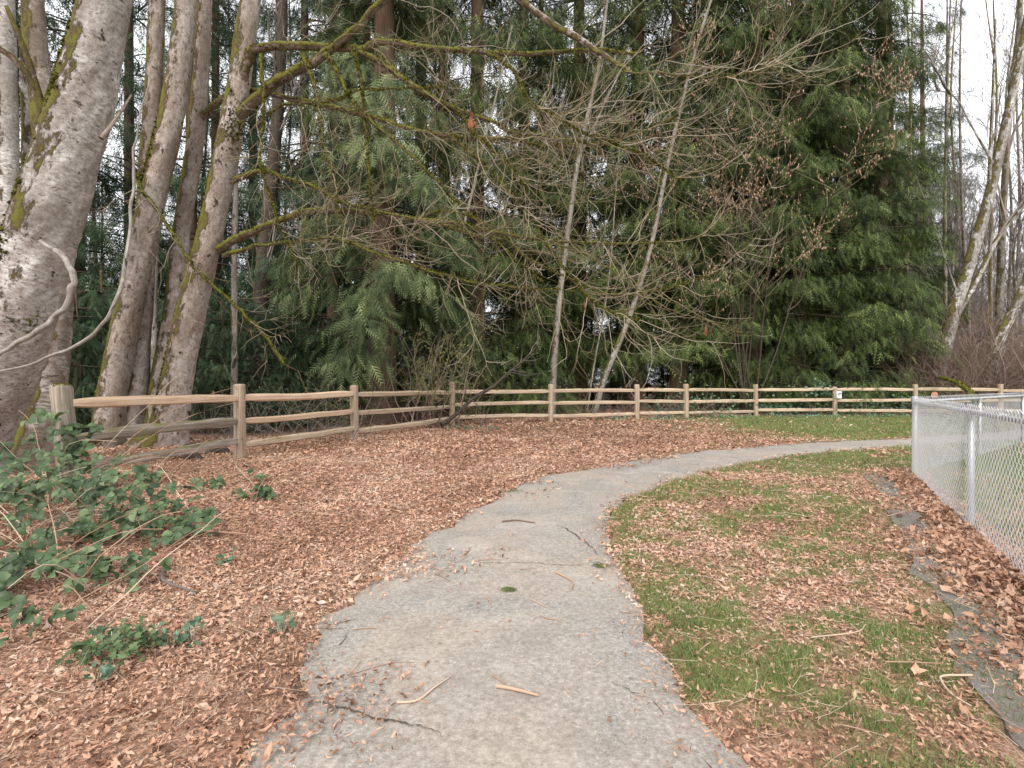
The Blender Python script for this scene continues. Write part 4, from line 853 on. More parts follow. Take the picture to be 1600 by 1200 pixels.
for (px, d, pr, s_, rz) in [(120, 21, C_THIN, 1.0, 0.5), (205, 26, C_THIN, 1.1, 2.5), (300, 23, C_THIN, 1.0, 4.4), (395, 30, C_THIN, 1.1, 1.4), (480, 24, C_THIN, 1.0, 3.3), (540, 29, C_THIN, 1.1, 5.5), (520, 21.5, C_THIN, 1.0, 1.1), (572, 23.5, C_THIN, 1.0, 4.7), (690, 22.5, C_THIN, 1.0, 0.8), (340, 27, C_THIN, 1.05, 3.9), (435, 33, C_THIN, 1.0, 2.9), (660, 25, C_FULL2, 1.0, 1.9), (20, 24, C_THIN, 1.1, 5.0), (-90, 18, C_THIN, 1, 1.0), (250, 31, C_FULL2, 0.33, 0.2), (345, 34, C_FULL2, 0.35, 2.0), (160, 33, C_FULL2, 0.4, 3.0), (440, 38, C_FULL2, 0.3, 4.0), (590, 34, C_FULL2, 0.6, 5.0), (70, 36, C_FULL2, 0.6, 0.7)]:
    plant_cedar(px, d, pr, s_, rz, 'thin dark evergreen with sky showing through, behind the broadleaf clump', 'evergreen_tree', 'thin evergreens behind the clump')
for (px, d, pr, s_, rz) in [(700, 33, C_FULL, 0.6, 1.2), (800, 36, C_FULL2, 0.55, 0.2), (880, 33, C_FULL, 0.42, 4.2), (965, 37, C_FULL2, 0.42, 2.2), (1050, 35, C_FULL, 0.40, 3.2), (1140, 34, C_FULL, 0.7, 5.2), (1230, 36, C_FULL2, 1.0, 0.7), (1320, 37, C_FULL, 1.0, 1.7), (845, 29, C_HIGH, 0.8, 1.0), (1090, 29.5, C_FULL2, 0.45, 2.0), (1200, 29, C_HIGH, 1.0, 3.0), (1290, 30, C_FULL2, 1.0, 4.0), (1385, 33, C_HIGH, 1.0, 5.0), (860, 27.5, C_FULL, 0.22, 0.3), (925, 28.5, C_FULL2, 0.24, 1.3), (955, 29.5, C_FULL, 0.22, 2.3), (1010, 28, C_FULL, 0.22, 3.3), (1035, 30, C_FULL2, 0.25, 4.3), (980, 40, C_FULL, 0.35, 1.1), (905, 41, C_FULL, 0.35, 2.1)]:
    plant_cedar(px, d, pr, s_, rz, 'shadowed cedar deep in the wood behind the front row', group='cedars deep in the wood')
for (px, d, s_, rz) in [(118, 12.6, 0.85, 0.2), (158, 13.6, 1.0, 2.0), (345, 13.4, 0.8, 1.1), (398, 14.2, 0.95, 3.0), (445, 15.5, 0.8, 4.0), (505, 15.8, 0.75, 5.0), (300, 15.0, 1.0, 0.9), (215, 15.5, 1.1, 2.6), (60, 13, 0.9, 1.4)]:
    plant_cedar(px, d, C_YOUNG, s_, rz, 'young feathery evergreen growing low behind the rails', 'young_evergreen', 'young evergreens behind the rails')
for (px, d, pr, s_, rz) in [(1480, 44, C_THIN, 1.0, 1.2), (1440, 40, C_THIN, 1.05, 4.2)]:
    plant_cedar(px, d, pr, s_, rz, 'far thin fir showing above the brush beyond the cedars', 'evergreen_tree', 'far firs')
# dark leaning trunk left of the open cedar
P = PX(19, 19, [(398, 660), (402, 560), (408, 460), (420, 330), (432, 200), (440, 60), (445, -100)]); o = np.array(P[0]); o[2] = 0; P[0][2] = -0.3
T = thing('dark_tree', 'dark forked trunk among the young evergreens', 'tree', o); Pm, Rm = trunk(T, o, P, [0.34, 0.30, 0.28, 0.24, 0.2, 0.17, 0.14], M['darkbark'], 80, 16, 0.1, 0.3, 41)
mb = MB(); a = shoots(Pm, 14, 2, 4, 12, 0.05, 0.25, 0.3, 0.2, 30, 55, mb, 0.12, (0, 0, 0.4)); b_ = shoots(a, 60, 0.6, 1.8, 8, 0.018, 0.2, 0.1, 0.2, 25, 60, mb, 0.12, (0, 0, .1)); shoots(b_, 160, 0.3, 0.8, 6, 0.008, 0.2, 0.1, 0.2, 25, 60, mb, 0.12, (0, 0, .1))
mb.build('twigs', M['greytwig'], T, kind='stuff')

# pale leaning saplings in front of the cedars
def sapling(label, d, pts, r0, r1, m='pale', n1=8, seed=50, name='leaning_sapling', side=None):
    P = PX(d, d, pts); o = np.array(P[0]); o[2] = 0; P[0][2] = -0.2
    T = thing(name, label, 'tree', o); Pm, Rm = trunk(T, o, P, list(np.linspace(r0, r1, len(pts))), M[m], 90, 12, 0.07, 0.3, seed, 60)
    for sp_ in (side or []):
        Q = [p - o for p in PX(d, d - 0.4, sp_[0])]; V, fs, tc = tube(Q, [sp_[1], sp_[1] * 0.5], 40, 8, 0.08, 0, seed + 2); MB().add(V, fs, tc=tc).build('branch', M[m], T)
    mb = MB(); a = shoots(Pm, n1, 0.8, 2.2, 9, 0.014, 0.3, 0.1, 0.2, 30, 60, mb, 0.1, (0, 0, .2)); shoots(a, n1 * 6, 0.3, 0.9, 7, 0.006, 0.2, 0.1, 0.2, 25, 60, mb, 0.1, (0, -.1, 0))
    mb.build('twigs', M['twig'], T, kind='stuff'); return T
sapling('pale smooth sapling forking high up in front of the dark cedars', 18.6, [(862, 660), (866, 560), (876, 450), (890, 340), (905, 240), (925, 150), (940, 70), (955, -60)], 0.13, 0.05, side=[([(905, 245), (930, 195), (950, 150), (985, 80)], 0.055)], n1=14)
sapling('pale spotted sapling leaning strongly in front of the dark cedars', 20.2, [(925, 650), (945, 590), (985, 490), (1018, 380), (1040, 270), (1065, 160), (1092, 60), (1130, -60)], 0.13, 0.05, seed=52, n1=10)
sapling('thin grey sapling leaning beside the budding shrub', 16.6, [(655, 650), (680, 560), (702, 440), (728, 340), (752, 240), (775, 150), (800, 40)], 0.06, 0.03, seed=54)
sapling('slim upright sapling glimpsed between the two leaning ones', 20.5, [(915, 640), (930, 560), (945, 480), (955, 400), (962, 300), (975, 150)], 0.045, 0.012, seed=55, n1=4)
P = PX(14.2, 16.5, [(690, 664), (712, 648), (740, 622), (770, 604), (790, 586), (815, 565), (845, 535)]); o = np.array(P[0]); o[2] = 0
fb = thing('fallen_branch', 'dark bare bough propped on the rails beside a fence post', 'branch', o)
V, fs, tc = tube([p - o for p in P], [0.055, 0.055, 0.05, 0.045, 0.035, 0.025, 0.012], 50, 8, 0.12); MB().add(V, fs, tc=tc).build('stem', M['darkbark'], fb)
mb = MB(); shoots(np.array([catmull([p - o for p in P], 30)]), 10, 0.5, 1.3, 8, 0.012, 0.5, 0.1, 0.1, 25, 50, mb); mb.build('twigs', M['greytwig'], fb, kind='stuff')

# ------------------------------------------------------------------ catkin-hung hazel in front of the cedars
def leaf_quads(pos, size, down=0.0, var=None, mb=None, aspect=0.5):
    n = len(pos); Y = norm(rng.normal(size=(n, 3)) + np.array([0, 0, -down * 3])); X = norm(np.cross(Y, rng.normal(size=(n, 3)))); Z = np.cross(X, Y)
    tv = np.array([[0, 0, 0], [aspect, 0.45, 0.12], [0, 1, 0], [-aspect, 0.45, 0.12]]); tf = np.array([[0, 1, 2], [0, 2, 3]])
    V, F_ = place(tv, tf, pos, X, Y, Z, size); mb.add(V, F_, var=rep(rng.random(n) if var is None else var, 4))
o = np.array(at(1185, 600, 19.9)); o[2] = 0; o[1] = fence_y(o[0]) + 0.7
hz = thing('catkin_tree', 'bare hazel with hanging tan catkins spreading in front of the cedars', 'tree', o)
S = np.tile(np.array([[0, 0, -0.1]]), (9, 1)) + rng.normal(0, 0.25, (9, 3)) * [1, 0.6, 0]; D = np.c_[rng.normal(0.05, 0.30, 9), rng.normal(-0.02, 0.06, 9), np.full(9, 1.6)]
st0 = grow(S, D, rng.uniform(12, 18, 9), 16, 0.06, 0.05); 
for j_ in range(9):
    V, fs, tc = tube(st0[j_], list(np.linspace(0.034, 0.009, 16)), 30, 7, 0.05); MB().add(V, fs, tc=tc).build('stem', M['darkbark'], hz)
mb = MB(); a = shoots(st0, 210, 1.0, 3.0, 10, 0.011, 0.25, 0.05, 0.1, 30, 70, mb, 0.1, (0.0, -0.15, 0.1)); b_ = shoots(a, 1100, 0.4, 1.3, 7, 0.006, 0.2, 0.0, 0.15, 30, 70, mb, 0.12, (0, -.1, 0)); 
mb.build('twigs', M['twig'], hz, kind='stuff')
mb = MB(); S, D, i, t = spawn(b_, 5200, 0.2, 1.0); S = S[fbm(S[:, 0] * 0.5, S[:, 2] * 0.6, 2) > 0.42]; n = len(S)
Y = norm(np.c_[rng.normal(0, .12, (n, 2)), -np.ones(n)]); X = norm(np.cross(Y, rng.normal(size=(n, 3)))); Z = np.cross(X, Y)
tv = np.array([[0, 0, 0], [0.13, 0.3, 0], [-0.07, 0.3, 0.11], [-0.07, 0.3, -0.11], [0, 1, 0]]); tf = np.array([[0, 1, 2], [0, 2, 3], [0, 3, 1], [4, 2, 1], [4, 3, 2], [4, 1, 3]])
V, F_ = place(tv, tf, S, X, Y, Z, rng.uniform(0.09, 0.17, n)); mb.add(V, F_, var=rep(rng.random(n), 5)); mb.build('catkins', M['catkin'], hz, kind='stuff')

# ------------------------------------------------------------------ bare trees and brush on the right
def bare_tree(label, d, pts, r0, r1, m, seed, n=(14, 90, 260), lens=((2, 5), (0.8, 2.2), (0.3, 1.0)), name='bare_tree', group=None, sides=14, forks=(), moss=150):
    P = PX(d, d, pts); o = np.array(P[0]); o[2] = 0; P[0][2] = -0.3
    T = thing(name, label, 'tree', o, group=group); Pm, Rm = trunk(T, o, P, list(np.linspace(r0, r1, len(pts))), M[m], 80, sides, 0.09, 0.3, seed, moss)
    lim = [Pm]
    for fp, fr0 in forks:
        Q = [p - o for p in PX(d, d, fp)]; V, fs, tc = tube(Q, [fr0, fr0 * 0.4], 50, 9, 0.08, 0, seed + 1); MB().add(V, fs, tc=tc).build('branch', M[m], T); lim.append(catmull(Q, 80)[None])
    mb = MB(); A = np.concatenate(lim); a = shoots(A, n[0], *lens[0], 12, r1 * 0.55, 0.3, 0.25, 0.1, 25, 55, mb, 0.09, (0, 0, .35)); b_ = shoots(a, n[1], *lens[1], 9, 0.016, 0.2, 0.1, 0.1, 25, 60, mb, 0.1, (0, 0, .1)); shoots(np.concatenate([b_]), n[2], *lens[2], 6, 0.0085, 0.2, 0.0, 0.1, 25, 60, mb, 0.1, (0, 0, 0))
    mb.build('twigs', M['greytwig'], T, kind='stuff'); return T
bare_tree('pale mossy-footed tree leaning away from the cedars beyond the fence', 23.5, [(1455, 650), (1468, 580), (1490, 490), (1518, 400), (1545, 310), (1568, 210), (1590, 110), (1610, 0), (1640, -140)], 0.31, 0.11, 'greybark', 61, forks=[([(1480, 520), (1530, 430), (1560, 370), (1600, 320), (1660, 230)], 0.13), ([(1545, 310), (1548, 230), (1552, 130), (1556, 30)], 0.09), ([(1500, 470), (1482, 420), (1462, 360), (1440, 300), (1415, 230)], 0.045), ([(1560, 270), (1520, 200), (1490, 150), (1450, 140)], 0.05)])
bare_tree('upright pale trunk standing behind the leaning pale tree', 26.5, [(1556, 650), (1560, 560), (1562, 470), (1566, 360), (1572, 250), (1580, 140), (1592, 40), (1600, -120)], 0.20, 0.09, 'pale', 63, forks=[([(1572, 250), (1590, 190), (1620, 130)], 0.07)])
bare_tree('dark mossy trunk leaning out over the chain-link corner', 22.8, [(1528, 650), (1545, 590), (1562, 530), (1590, 470), (1620, 400), (1680, 280), (1720, 160)], 0.25, 0.11, 'greybark', 65, n=(10, 60, 160))
gG = 'slender bare trees beyond the fence'
for j_, px in enumerate([1415, 1440, 1475, 1500, 1515, 1530, 1548, 1575, 1590, 1612, 1640, 1670]):
    d = 30 + (j_ * 7) % 13; s_ = rng.normal(0, 10, 4).cumsum()
    bare_tree('slender bare grey tree in the thicket beyond the fence', d, [(px, 640), (px + s_[0] * .3, 480), (px + s_[1] * .6, 320), (px + s_[2], 160), (px + s_[3], 0)], rng.uniform(0.09, 0.15), 0.04, 'pale' if j_ % 3 else 'bark2', 70 + j_, n=(12, 60, 150), group=gG, sides=8, moss=0)
for j_, px in enumerate([150, 250, 320, 355, 450, 470, 520]):
    d = 32 + (j_ * 5) % 11
    bare_tree('slender bare grey tree far behind the broadleaf clump', d, [(px, 640), (px + 3, 480), (px - 4, 320), (px + 5, 160), (px, -60)], rng.uniform(0.10, 0.17), 0.05, 'greybark' if False else 'darkbark', 90 + j_, n=(10, 50, 120), group='slender bare trees behind the clump', sides=8, moss=0)

def thicket(name, label, boxes, mat_, kind='stuff', r=0.006):
    mb = MB()
    for (n, px0, px1, d0, d1, l0, l1, upw) in boxes:
        d = rng.uniform(d0, d1, n); px = rng.uniform(px0, px1, n); x = (px - 800) / F_PX * d
        D = np.c_[rng.normal(0, 0.5, n), rng.normal(0, 0.3, n), np.full(n, upw)]
        Q = grow(np.c_[x, d, np.zeros(n)], D, rng.uniform(l0, l1, n), 9, -0.12, 0.14); Q[..., 2] = np.abs(Q[..., 2])
        V, q, va = tubes(Q, taper(n, 9, r * rng.uniform(0.7, 1.5, n), 0.003)); mb.add(V, q, var=va)
        S, D2, i, t = spawn(Q, n * 3, 0.2, 1.0, 25, 65); L = rng.uniform(0.2, 0.7, n * 3) * (l1 / 3) ** 0.5
        Q2 = grow(S, D2, L, 5, 0, 0.15); V, q, va = tubes(Q2, taper(n * 3, 5, r * 0.6, 0.002)); mb.add(V, q, var=va)
    return tag(mb.build(name, M[mat_], kind=kind), label, 'brush')
def proto_bush(seed, n=60, h=(1.5, 4.5), spread=0.8, r=0.014):
    global rng
    keep = rng; rng = np.random.default_rng(seed); mb = MB()
    S = np.c_[rng.normal(0, spread, (n, 2)), np.full(n, -0.05)]; D = np.c_[rng.normal(0, 0.42, (n, 2)), np.full(n, 1.2)]
    Q = grow(S, D, rng.uniform(*h, n), 8, -0.10, 0.13); V, q, va = tubes(Q, taper(n, 8, r * rng.uniform(.7, 1.4, n), 0.006)); mb.add(V, q, var=va)
    a = shoots(Q, n * 5, 0.5, 1.5, 6, r * .6, 0.2, 0.05, 0.1, 25, 65, mb, 0.12, (0, 0, .1)); shoots(a, n * 9, 0.25, 0.8, 4, r * .42, 0.1, 0, 0.1, 25, 65, mb, 0.12, (0, 0, 0))
    me = mb.mesh('stems', M['brush']); rng = keep; return me
BUSH = [proto_bush(5), proto_bush(6), proto_bush(7, 40, (2.5, 6.5), 0.9)]
for j_ in range(60):
    d = rng.uniform(21.6, 27) if j_ < 26 else rng.uniform(27, 38); px = rng.uniform(1448, 1690) if j_ < 26 else (rng.uniform(1400, 1700) if j_ < 46 else rng.uniform(1700, 2050))
    x = (px - 800) / F_PX * d
    T = thing('bare_bush', 'tangled bare brown bush beyond the fence, past the outermost cedar', 'bush', (x, max(d, float(fence_y(x)) + 1.3), 0), rng.uniform(0, 6), 'bare bushes beyond the fence', rng.uniform(0.75, 1.25))
    link('stems', BUSH[2 if j_ >= 30 else j_ % 3], T, 'stuff')
def proto_tree(seed, H=15.0):
    global rng
    keep = rng; rng = np.random.default_rng(seed)
    pts = np.array([[0, 0, -0.3], [0.1, 0, H * .25], [0.05, 0.1, H * .5], [0.25, 0, H * .75], [0.2, 0.1, H]]) + rng.normal(0, .12, (5, 3)) * [1, 1, 0]
    V, fs, tc = tube(pts, [0.14, 0.12, 0.095, 0.06, 0.02], 40, 8, 0.08, 0.2, seed); tm = MB().add(V, fs, tc=tc).mesh('trunk', M['greybark'])
    mb = MB(); P = catmull(pts, 40)[None]; a = shoots(P, 46, 1.5, 4.2, 8, 0.035, 0.18, 0.22, 0.1, 25, 60, mb, 0.09, (0, 0, .3)); b_ = shoots(a, 260, 0.7, 2.0, 6, 0.016, 0.15, 0.05, 0.1, 25, 60, mb, 0.1, (0, 0, .1)); shoots(b_, 620, 0.3, 1.0, 4, 0.010, 0.1, 0, 0.1, 25, 60, mb, 0.1, (0, 0, 0))
    bm = mb.mesh('twigs', M['greytwig']); rng = keep; return tm, bm
BT = [proto_tree(201), proto_tree(202, 18), proto_tree(203, 12)]
for j_ in range(66):
    px = 1395 + (j_ * 37) % 330 if j_ < 44 else 1725 + (j_ * 53) % 420; d = 33 + (j_ * 13) % 38
    T = thing('bare_tree', 'far slender bare tree in the wood beyond the brown bushes', 'tree', ((px - 800) / F_PX * d, d, 0), j_ * 1.3, 'far bare trees beyond the bushes', 0.85 + 0.4 * ((j_ * 7) % 10) / 10)
    link('trunk', BT[j_ % 3][0], T); link('twigs', BT[j_ % 3][1], T, 'stuff')
for j_, (px, d) in enumerate([(430, 42), (450, 50), (475, 46), (520, 48), (500, 40), (330, 44), (150, 45), (390, 52), (275, 47)]):
    T = thing('bare_tree', 'far slender bare tree glimpsed against the sky between the evergreens', 'tree', ((px - 800) / F_PX * d, d, 0), j_ * 1.7, 'far bare trees between the evergreens', 0.8 + 0.05 * j_)
    link('trunk', BT[j_ % 3][0], T); link('twigs', BT[j_ % 3][1], T, 'stuff')
thicket('undergrowth', 'dry brown stalks and twigs lying behind the middle rails', [(230, 740, 1130, 18.6, 22, 0.5, 1.5, 0.5), (90, 600, 760, 15.5, 18, 0.5, 1.4, 0.6)], 'brush', r=0.008)
thicket('undergrowth', 'pale dead stems in the shade behind the left rails', [(140, 140, 560, 10.8, 14, 0.5, 1.6, 0.6)], 'greytwig', r=0.006)

# budding shrub beside the open cedar
o = np.array(at(665, 600, 15.0)); o[2] = 0
sh = thing('budding_shrub', 'twiggy shrub with small yellow-green buds beside the reddish cedar trunk', 'shrub', o)
S = rng.normal(0, 0.35, (20, 3)) * [1.2, .7, 0]; D = np.c_[rng.normal(0, .5, (20, 2)), np.full(20, 1.2)]
mb = MB(); Q = grow(S, D, rng.uniform(1.8, 3.2, 20), 10, -0.05, 0.12); V, q, va = tubes(Q, taper(20, 10, 0.02, 0.005), 5); mb.add(V, q, var=va); mb.build('stems', M['brush'], sh, kind='stuff')
mb = MB(); a = shoots(Q, 170, 0.5, 1.3, 8, 0.008, 0.25, 0, 0.1, 30, 70, mb, 0.12, (0, -.1, 0)); b_ = shoots(a, 420, 0.2, 0.6, 6, 0.005, 0.2, 0, 0.1, 30, 70, mb, 0.12, (0, 0, 0)); mb.build('twigs', M['twig'], sh, kind='stuff')
mb = MB(); S, D, i, t = spawn(b_, 1900, 0.2, 1.0); leaf_quads(S, rng.uniform(0.03, 0.065, len(S)), -0.2, None, mb); mb.build('buds', M['bud'], sh, kind='stuff')
o = np.array(at(470, 600, 13.6)); o[2] = 0
sh = thing('budding_shrub', 'low leafy shrub behind the second bay of rails', 'shrub', o)
S = rng.normal(0, 0.6, (20, 3)) * [1.5, .5, 0]; D = np.c_[rng.normal(0, .5, (20, 2)), np.full(20, 1.2)]
mb = MB(); Q = grow(S, D, rng.uniform(0.9, 1.9, 20), 10, -0.05, 0.12); V, q, va = tubes(Q, taper(20, 10, 0.014, 0.004), 4); mb.add(V, q, var=va); mb.build('stems', M['brush'], sh, kind='stuff')
mb = MB(); a = shoots(Q, 200, 0.3, 0.9, 8, 0.006, 0.2, 0, 0.1, 30, 70, mb, 0.12, (0, -.1, 0)); mb.build('twigs', M['twig'], sh, kind='stuff')
mb = MB(); S, D, i, t = spawn(a, 1500, 0.2, 1.0); leaf_quads(S, rng.uniform(0.03, 0.07, len(S)), -0.2, None, mb); mb.build('leaves', M['herb'], sh, kind='stuff')

# ivy patches at the fence
def ivy(label, c, ext, n, size=(0.06, 0.12), group=None, name='ivy_patch'):
    o = np.array(c, float); T = thing(name, label, 'ivy', (o[0], o[1], 0), group=group)
    S = rng.normal(0, 1, (n, 3)) * np.array(ext); S[:, 2] = np.abs(S[:, 2]) + 0.04 + o[2]
    mb = MB(); N = n; Z = norm(rng.normal(0, .5, (N, 3)) + [0, -0.7, 0.7]); X = norm(np.cross(rng.normal(size=(N, 3)), Z)); Y = np.cross(Z, X)
    tv = np.array([[0, -.5, 0], [.38, -.45, .05], [.5, 0, .08], [.2, .15, .03], [0, .6, 0], [-.2, .15, .03], [-.5, 0, .08], [-.38, -.45, .05]]); tf = np.array([[0, 1, 2], [0, 2, 3], [0, 3, 4], [0, 4, 5], [0, 5, 6], [0, 6, 7]])
    V, F_ = place(tv, tf, S, X, Y, Z, rng.uniform(*size, N)); mb.add(V, F_, var=rep(rng.random(N), 8)); mb.build('leaves', M['ivy'], T, kind='stuff')
    K = 12; Q = grow(np.c_[rng.normal(0, ext[0] * .7, K), rng.normal(0, ext[1] * .5, K), np.full(K, 0.02)], np.c_[rng.normal(0, .8, K), rng.normal(0, .3, K), np.full(K, 0.8)], rng.uniform(.3, .8, K) + o[2], 6, 0, .2); V, q, va = tubes(Q, taper(K, 6, 0.006, 0.003)); MB().add(V, q, var=va).build('stems', M['brush'], T, kind='stuff')
P8 = POSTS[8]; P7 = POSTS[7]; P6 = POSTS[6]
ivy('ivy climbing over the post that carries the paper notice', P8 + np.array([-0.35, 0.12, 0.75]), (0.5, 0.14, 0.26), 170)
ivy('ivy bank behind the rails under the skirted cedars', (P7 + P8) / 2 + np.array([0, 0.7, 0.0]), (1.4, 0.3, 0.45), 420)
ivy('ivy and leafy weeds behind the short bay of rails', P6 + np.array([0.3, 0.8, 0]), (0.9, 0.3, 0.5), 260)
ivy('ivy scrambling through the rails next to the chain-link corner', (P8 + POSTS[9]) / 2 + np.array([0.3, 0.5, 0]), (1.3, 0.2, 0.4), 360)
for (px, py, e, n) in ((955, 658, (0.35, .15, .05), 50), (1035, 657, (0.5, .15, .06), 70), (1120, 655, (0.6, .15, .05), 80), (1255, 653, (0.9, 0.15, 0.05), 110), (1370, 653, (0.8, .15, .05), 90), (725, 672, (0.35, .2, .04), 30)):
    c = gnd(px, py); ivy('low clump of green weeds at the foot of the fence', c, e, n, (0.05, 0.10), 'weeds at the foot of the fence', 'weed_clump')
# cut log and mossy stick past the chain-link corner
c = at(1441, 617, 21.2); 
lg = thing('cut_log', 'sawn log with reddish cut end lying past the corner of the chain-link fence', 'log', (c[0], c[1], 0))
V, fs, tc = tube([np.array([0, -.6, c[2]]), np.array([0.3, 0.6, c[2] * .8]), np.array([0.6, 2, c[2] * .5])], [0.15, 0.16, 0.16], 14, 14, 0.06, 0, 3); MB().add(V, fs, tc=tc).build('bark', M['bark_brown'], lg)
a = np.arange(14) / 14 * 2 * PI; V = np.vstack([[0, -.63, c[2]], np.c_[np.cos(a) * 0.14, np.full(14, -.615), c[2] + np.sin(a) * 0.14]]); MB().add(V, np.stack([np.zeros(14, int), 1 + np.arange(14), 1 + (np.arange(14) + 1) % 14], -1)).build('cut_end', M['cut'], lg)
P = PX(20.0, 14.0, [(1466, 590), (1485, 594), (1503, 603), (1518, 616), (1530, 635)]); P.append(np.array([P[-1][0] + 0.2, P[-1][1] - 0.4, 0.03])); o = np.array([P[-1][0], P[-1][1], 0])
ms = thing('mossy_stick', 'crooked mossy bough hanging over the rails towards the chain-link fence', 'branch', o)
V, fs, tc = tube([p - o for p in P], [0.05, 0.06, 0.07, 0.075, 0.06, 0.05], 40, 8, 0.1); MB().add(V, fs, tc=tc).build('stem', M['limb'], ms)
Pm, Rm = poly([p - o for p in P], [0.05, 0.06, 0.07, 0.075, 0.06, 0.05]); V, F_, va = fuzz(Pm, Rm, 350, 0.05); MB().add(V, F_, var=va).build('moss', M['moss'], ms, kind='stuff')

# ------------------------------------------------------------------ brambles
def leaflet():
    t = np.linspace(0, 1, 7); wdt = 0.35 * np.sin(np.clip(t, 0, 1) * PI * 0.93 + 0.12) ** 0.8; wdt[0] = 0.05; wdt[-1] = 0.0
    mid = np.c_[np.zeros(7), t, -0.14 * (2 * t - 1) ** 2]; e = 1 + 0.09 * np.where(np.arange(7) % 2, 1, -1)
    Lf = np.c_[-wdt * e, t - 0.03, mid[:, 2] + 0.16 * wdt / 0.4]; Rt = np.c_[wdt * e, t - 0.03, mid[:, 2] + 0.16 * wdt / 0.4]
    V = np.vstack([mid, Lf, Rt]); i = np.arange(6)
    q = np.vstack([np.stack([i, i + 1, i + 8, i + 7], -1), np.stack([i + 1, i, i + 14, i + 15], -1)]); return V, q
LV, LQ = leaflet()
def trifoliate(seed):
    r_ = np.random.default_rng(seed); mb = MB()
    for a, s_, off in ((0, 1.0, 0.30), (75, 0.82, 0.12), (-75, 0.82, 0.12)):
        a = math.radians(a + r_.uniform(-12, 12)); ca, sa = math.cos(a), math.sin(a); tl = r_.uniform(-0.25, 0.15)
        V = LV * s_ * r_.uniform(0.9, 1.1); V = np.c_[V[:, 0], V[:, 1] * math.cos(tl) - V[:, 2] * math.sin(tl), V[:, 1] * math.sin(tl) + V[:, 2] * math.cos(tl)]
        V = V + [0, off if a == 0 else 0.02, 0]; V = np.c_[V[:, 0] * ca + V[:, 1] * sa, -V[:, 0] * sa + V[:, 1] * ca, V[:, 2]]
        mb.add(V, LQ, var=np.full(len(V), r_.random()))
    V, q, va = tubes(np.array([[[0, -0.5, -0.12], [0, 0, 0], [0, 0.3, 0]]]), np.full((1, 3), 0.02)); mb.add(V, q, var=np.full(len(V), 0.1))
    return mb.mesh('leaf', M['bramble'])
LEAFS = [trifoliate(s_) for s_ in range(8)]
def bramble(label, o, leaf_pts, canes, name='bramble_bush', size=(0.062, 0.104), facing=(0, -0.55, 0.75)):
    o = np.array([o[0], o[1], 0.0]); T = thing(name, label, 'bramble', o)
    for p in leaf_pts:
        ob = link('leaf', LEAFS[rng.integers(8)], T); z = Vector(norm(np.array(facing) + rng.normal(0, 0.33, 3))); y = Vector(rng.normal(0, 1, 3) + np.array([0.4, -0.5, -0.2])); x = y.cross(z).normalized(); y = z.cross(x)
        s_ = rng.uniform(*size)
        ob.matrix_local = Matrix.Translation(Vector(p - o)) @ Matrix((x, y, z)).transposed().to_4x4() @ Matrix.Scale(s_, 4)
    if canes is not None:
        c = canes - o; V, q, va = tubes(c, taper(len(c), c.shape[1], 0.0048, 0.002), 4); MB().add(V, q, var=va).build('canes', M['cane'], T, kind='stuff')
def lobe(n, c, r, zmin=0.06):
    a = rng.uniform(0, 2 * PI, n); b = np.arccos(rng.uniform(0.0, 1, n)); s_ = rng.uniform(0.55, 1.06, n)
    p = np.c_[np.sin(b) * np.cos(a) * r[0], np.sin(b) * np.sin(a) * r[1], np.cos(b) * r[2]] * s_[:, None] + np.array(c); p[:, 2] = np.maximum(p[:, 2], zmin + 0.1 * rng.random(n)); return p
def cane_arcs(n, c, r, h):
    S = np.c_[rng.normal(c[0], r[0] * .5, n), rng.normal(c[1], r[1] * .5, n), np.full(n, 0.01)]; a = rng.uniform(0, 2 * PI, n)
    Q = grow(S, np.c_[np.cos(a), np.sin(a) * .7, rng.uniform(.4, 1.4, n)], rng.uniform(0.7, 1.7, n) * h / 0.5, 9, -0.26, 0.09); Q[..., 2] = np.abs(Q[..., 2]) + 0.015; return Q
lp = np.vstack([lobe(185, (-3.7, 4.3, 0.10), (1.15, 0.75, 0.55)), lobe(55, (-2.9, 4.05, 0.05), (0.55, 0.32, 0.30)), lobe(58, (-4.6, 4.95, 0.15), (0.6, 0.45, 0.6))])
bramble('large bramble bush of three-part green leaves sprawling below the end of the wooden fence', (-3.7, 4.3), lp, np.concatenate([cane_arcs(55, (-3.8, 4.3), (1.0, .6), .34), cane_arcs(20, (-4.9, 5.3), (.5, .4), .5)]))
lp = lobe(85, (-2.8, 3.1, 0.05), (0.66, 0.36, 0.26)); bramble('low bramble sprawl with broad leaves in front of the larger bramble bush', (-2.78, 3.05), lp, cane_arcs(22, (-2.9, 3.2), (.6, .3), .35), size=(0.06, 0.095))
lp = np.array([POSTS[0] + np.array([x, -0.18 + y, z]) for x, y, z in zip(rng.normal(0.16, 0.16, 34), rng.normal(0, 0.08, 34), rng.uniform(0.1, 0.95, 34))]); bramble('bramble shoots climbing the old mossy end post', POSTS[0] + np.array([0.1, -.2, 0]), lp, cane_arcs(10, POSTS[0][:2], (.4, .3), .8), size=(0.10, 0.14))
for (px, py, n, sz, lb) in ((398, 775, 14, .10, 'bramble sprig standing alone in the leaf litter between the brambles and the path'), (322, 755, 12, .10, 'bramble sprig just beyond the large bush, in front of the rotten wood'), (235, 745, 10, .11, 'bramble sprig under the sagging lowest rail'), (30, 1000, 8, .075, 'low bramble sprig below the broad-leaved sprawl'), (385, 745, 5, .09, 'tiny bramble sprig close to the second fence post')):
    c = gnd(px, py + 14); bramble(lb, c, lobe(n, (c[0], c[1], 0.06), (0.22, 0.15, 0.18), 0.05), cane_arcs(4, c[:2], (.15, .1), .3), 'bramble_sprig', (sz * .75, sz))
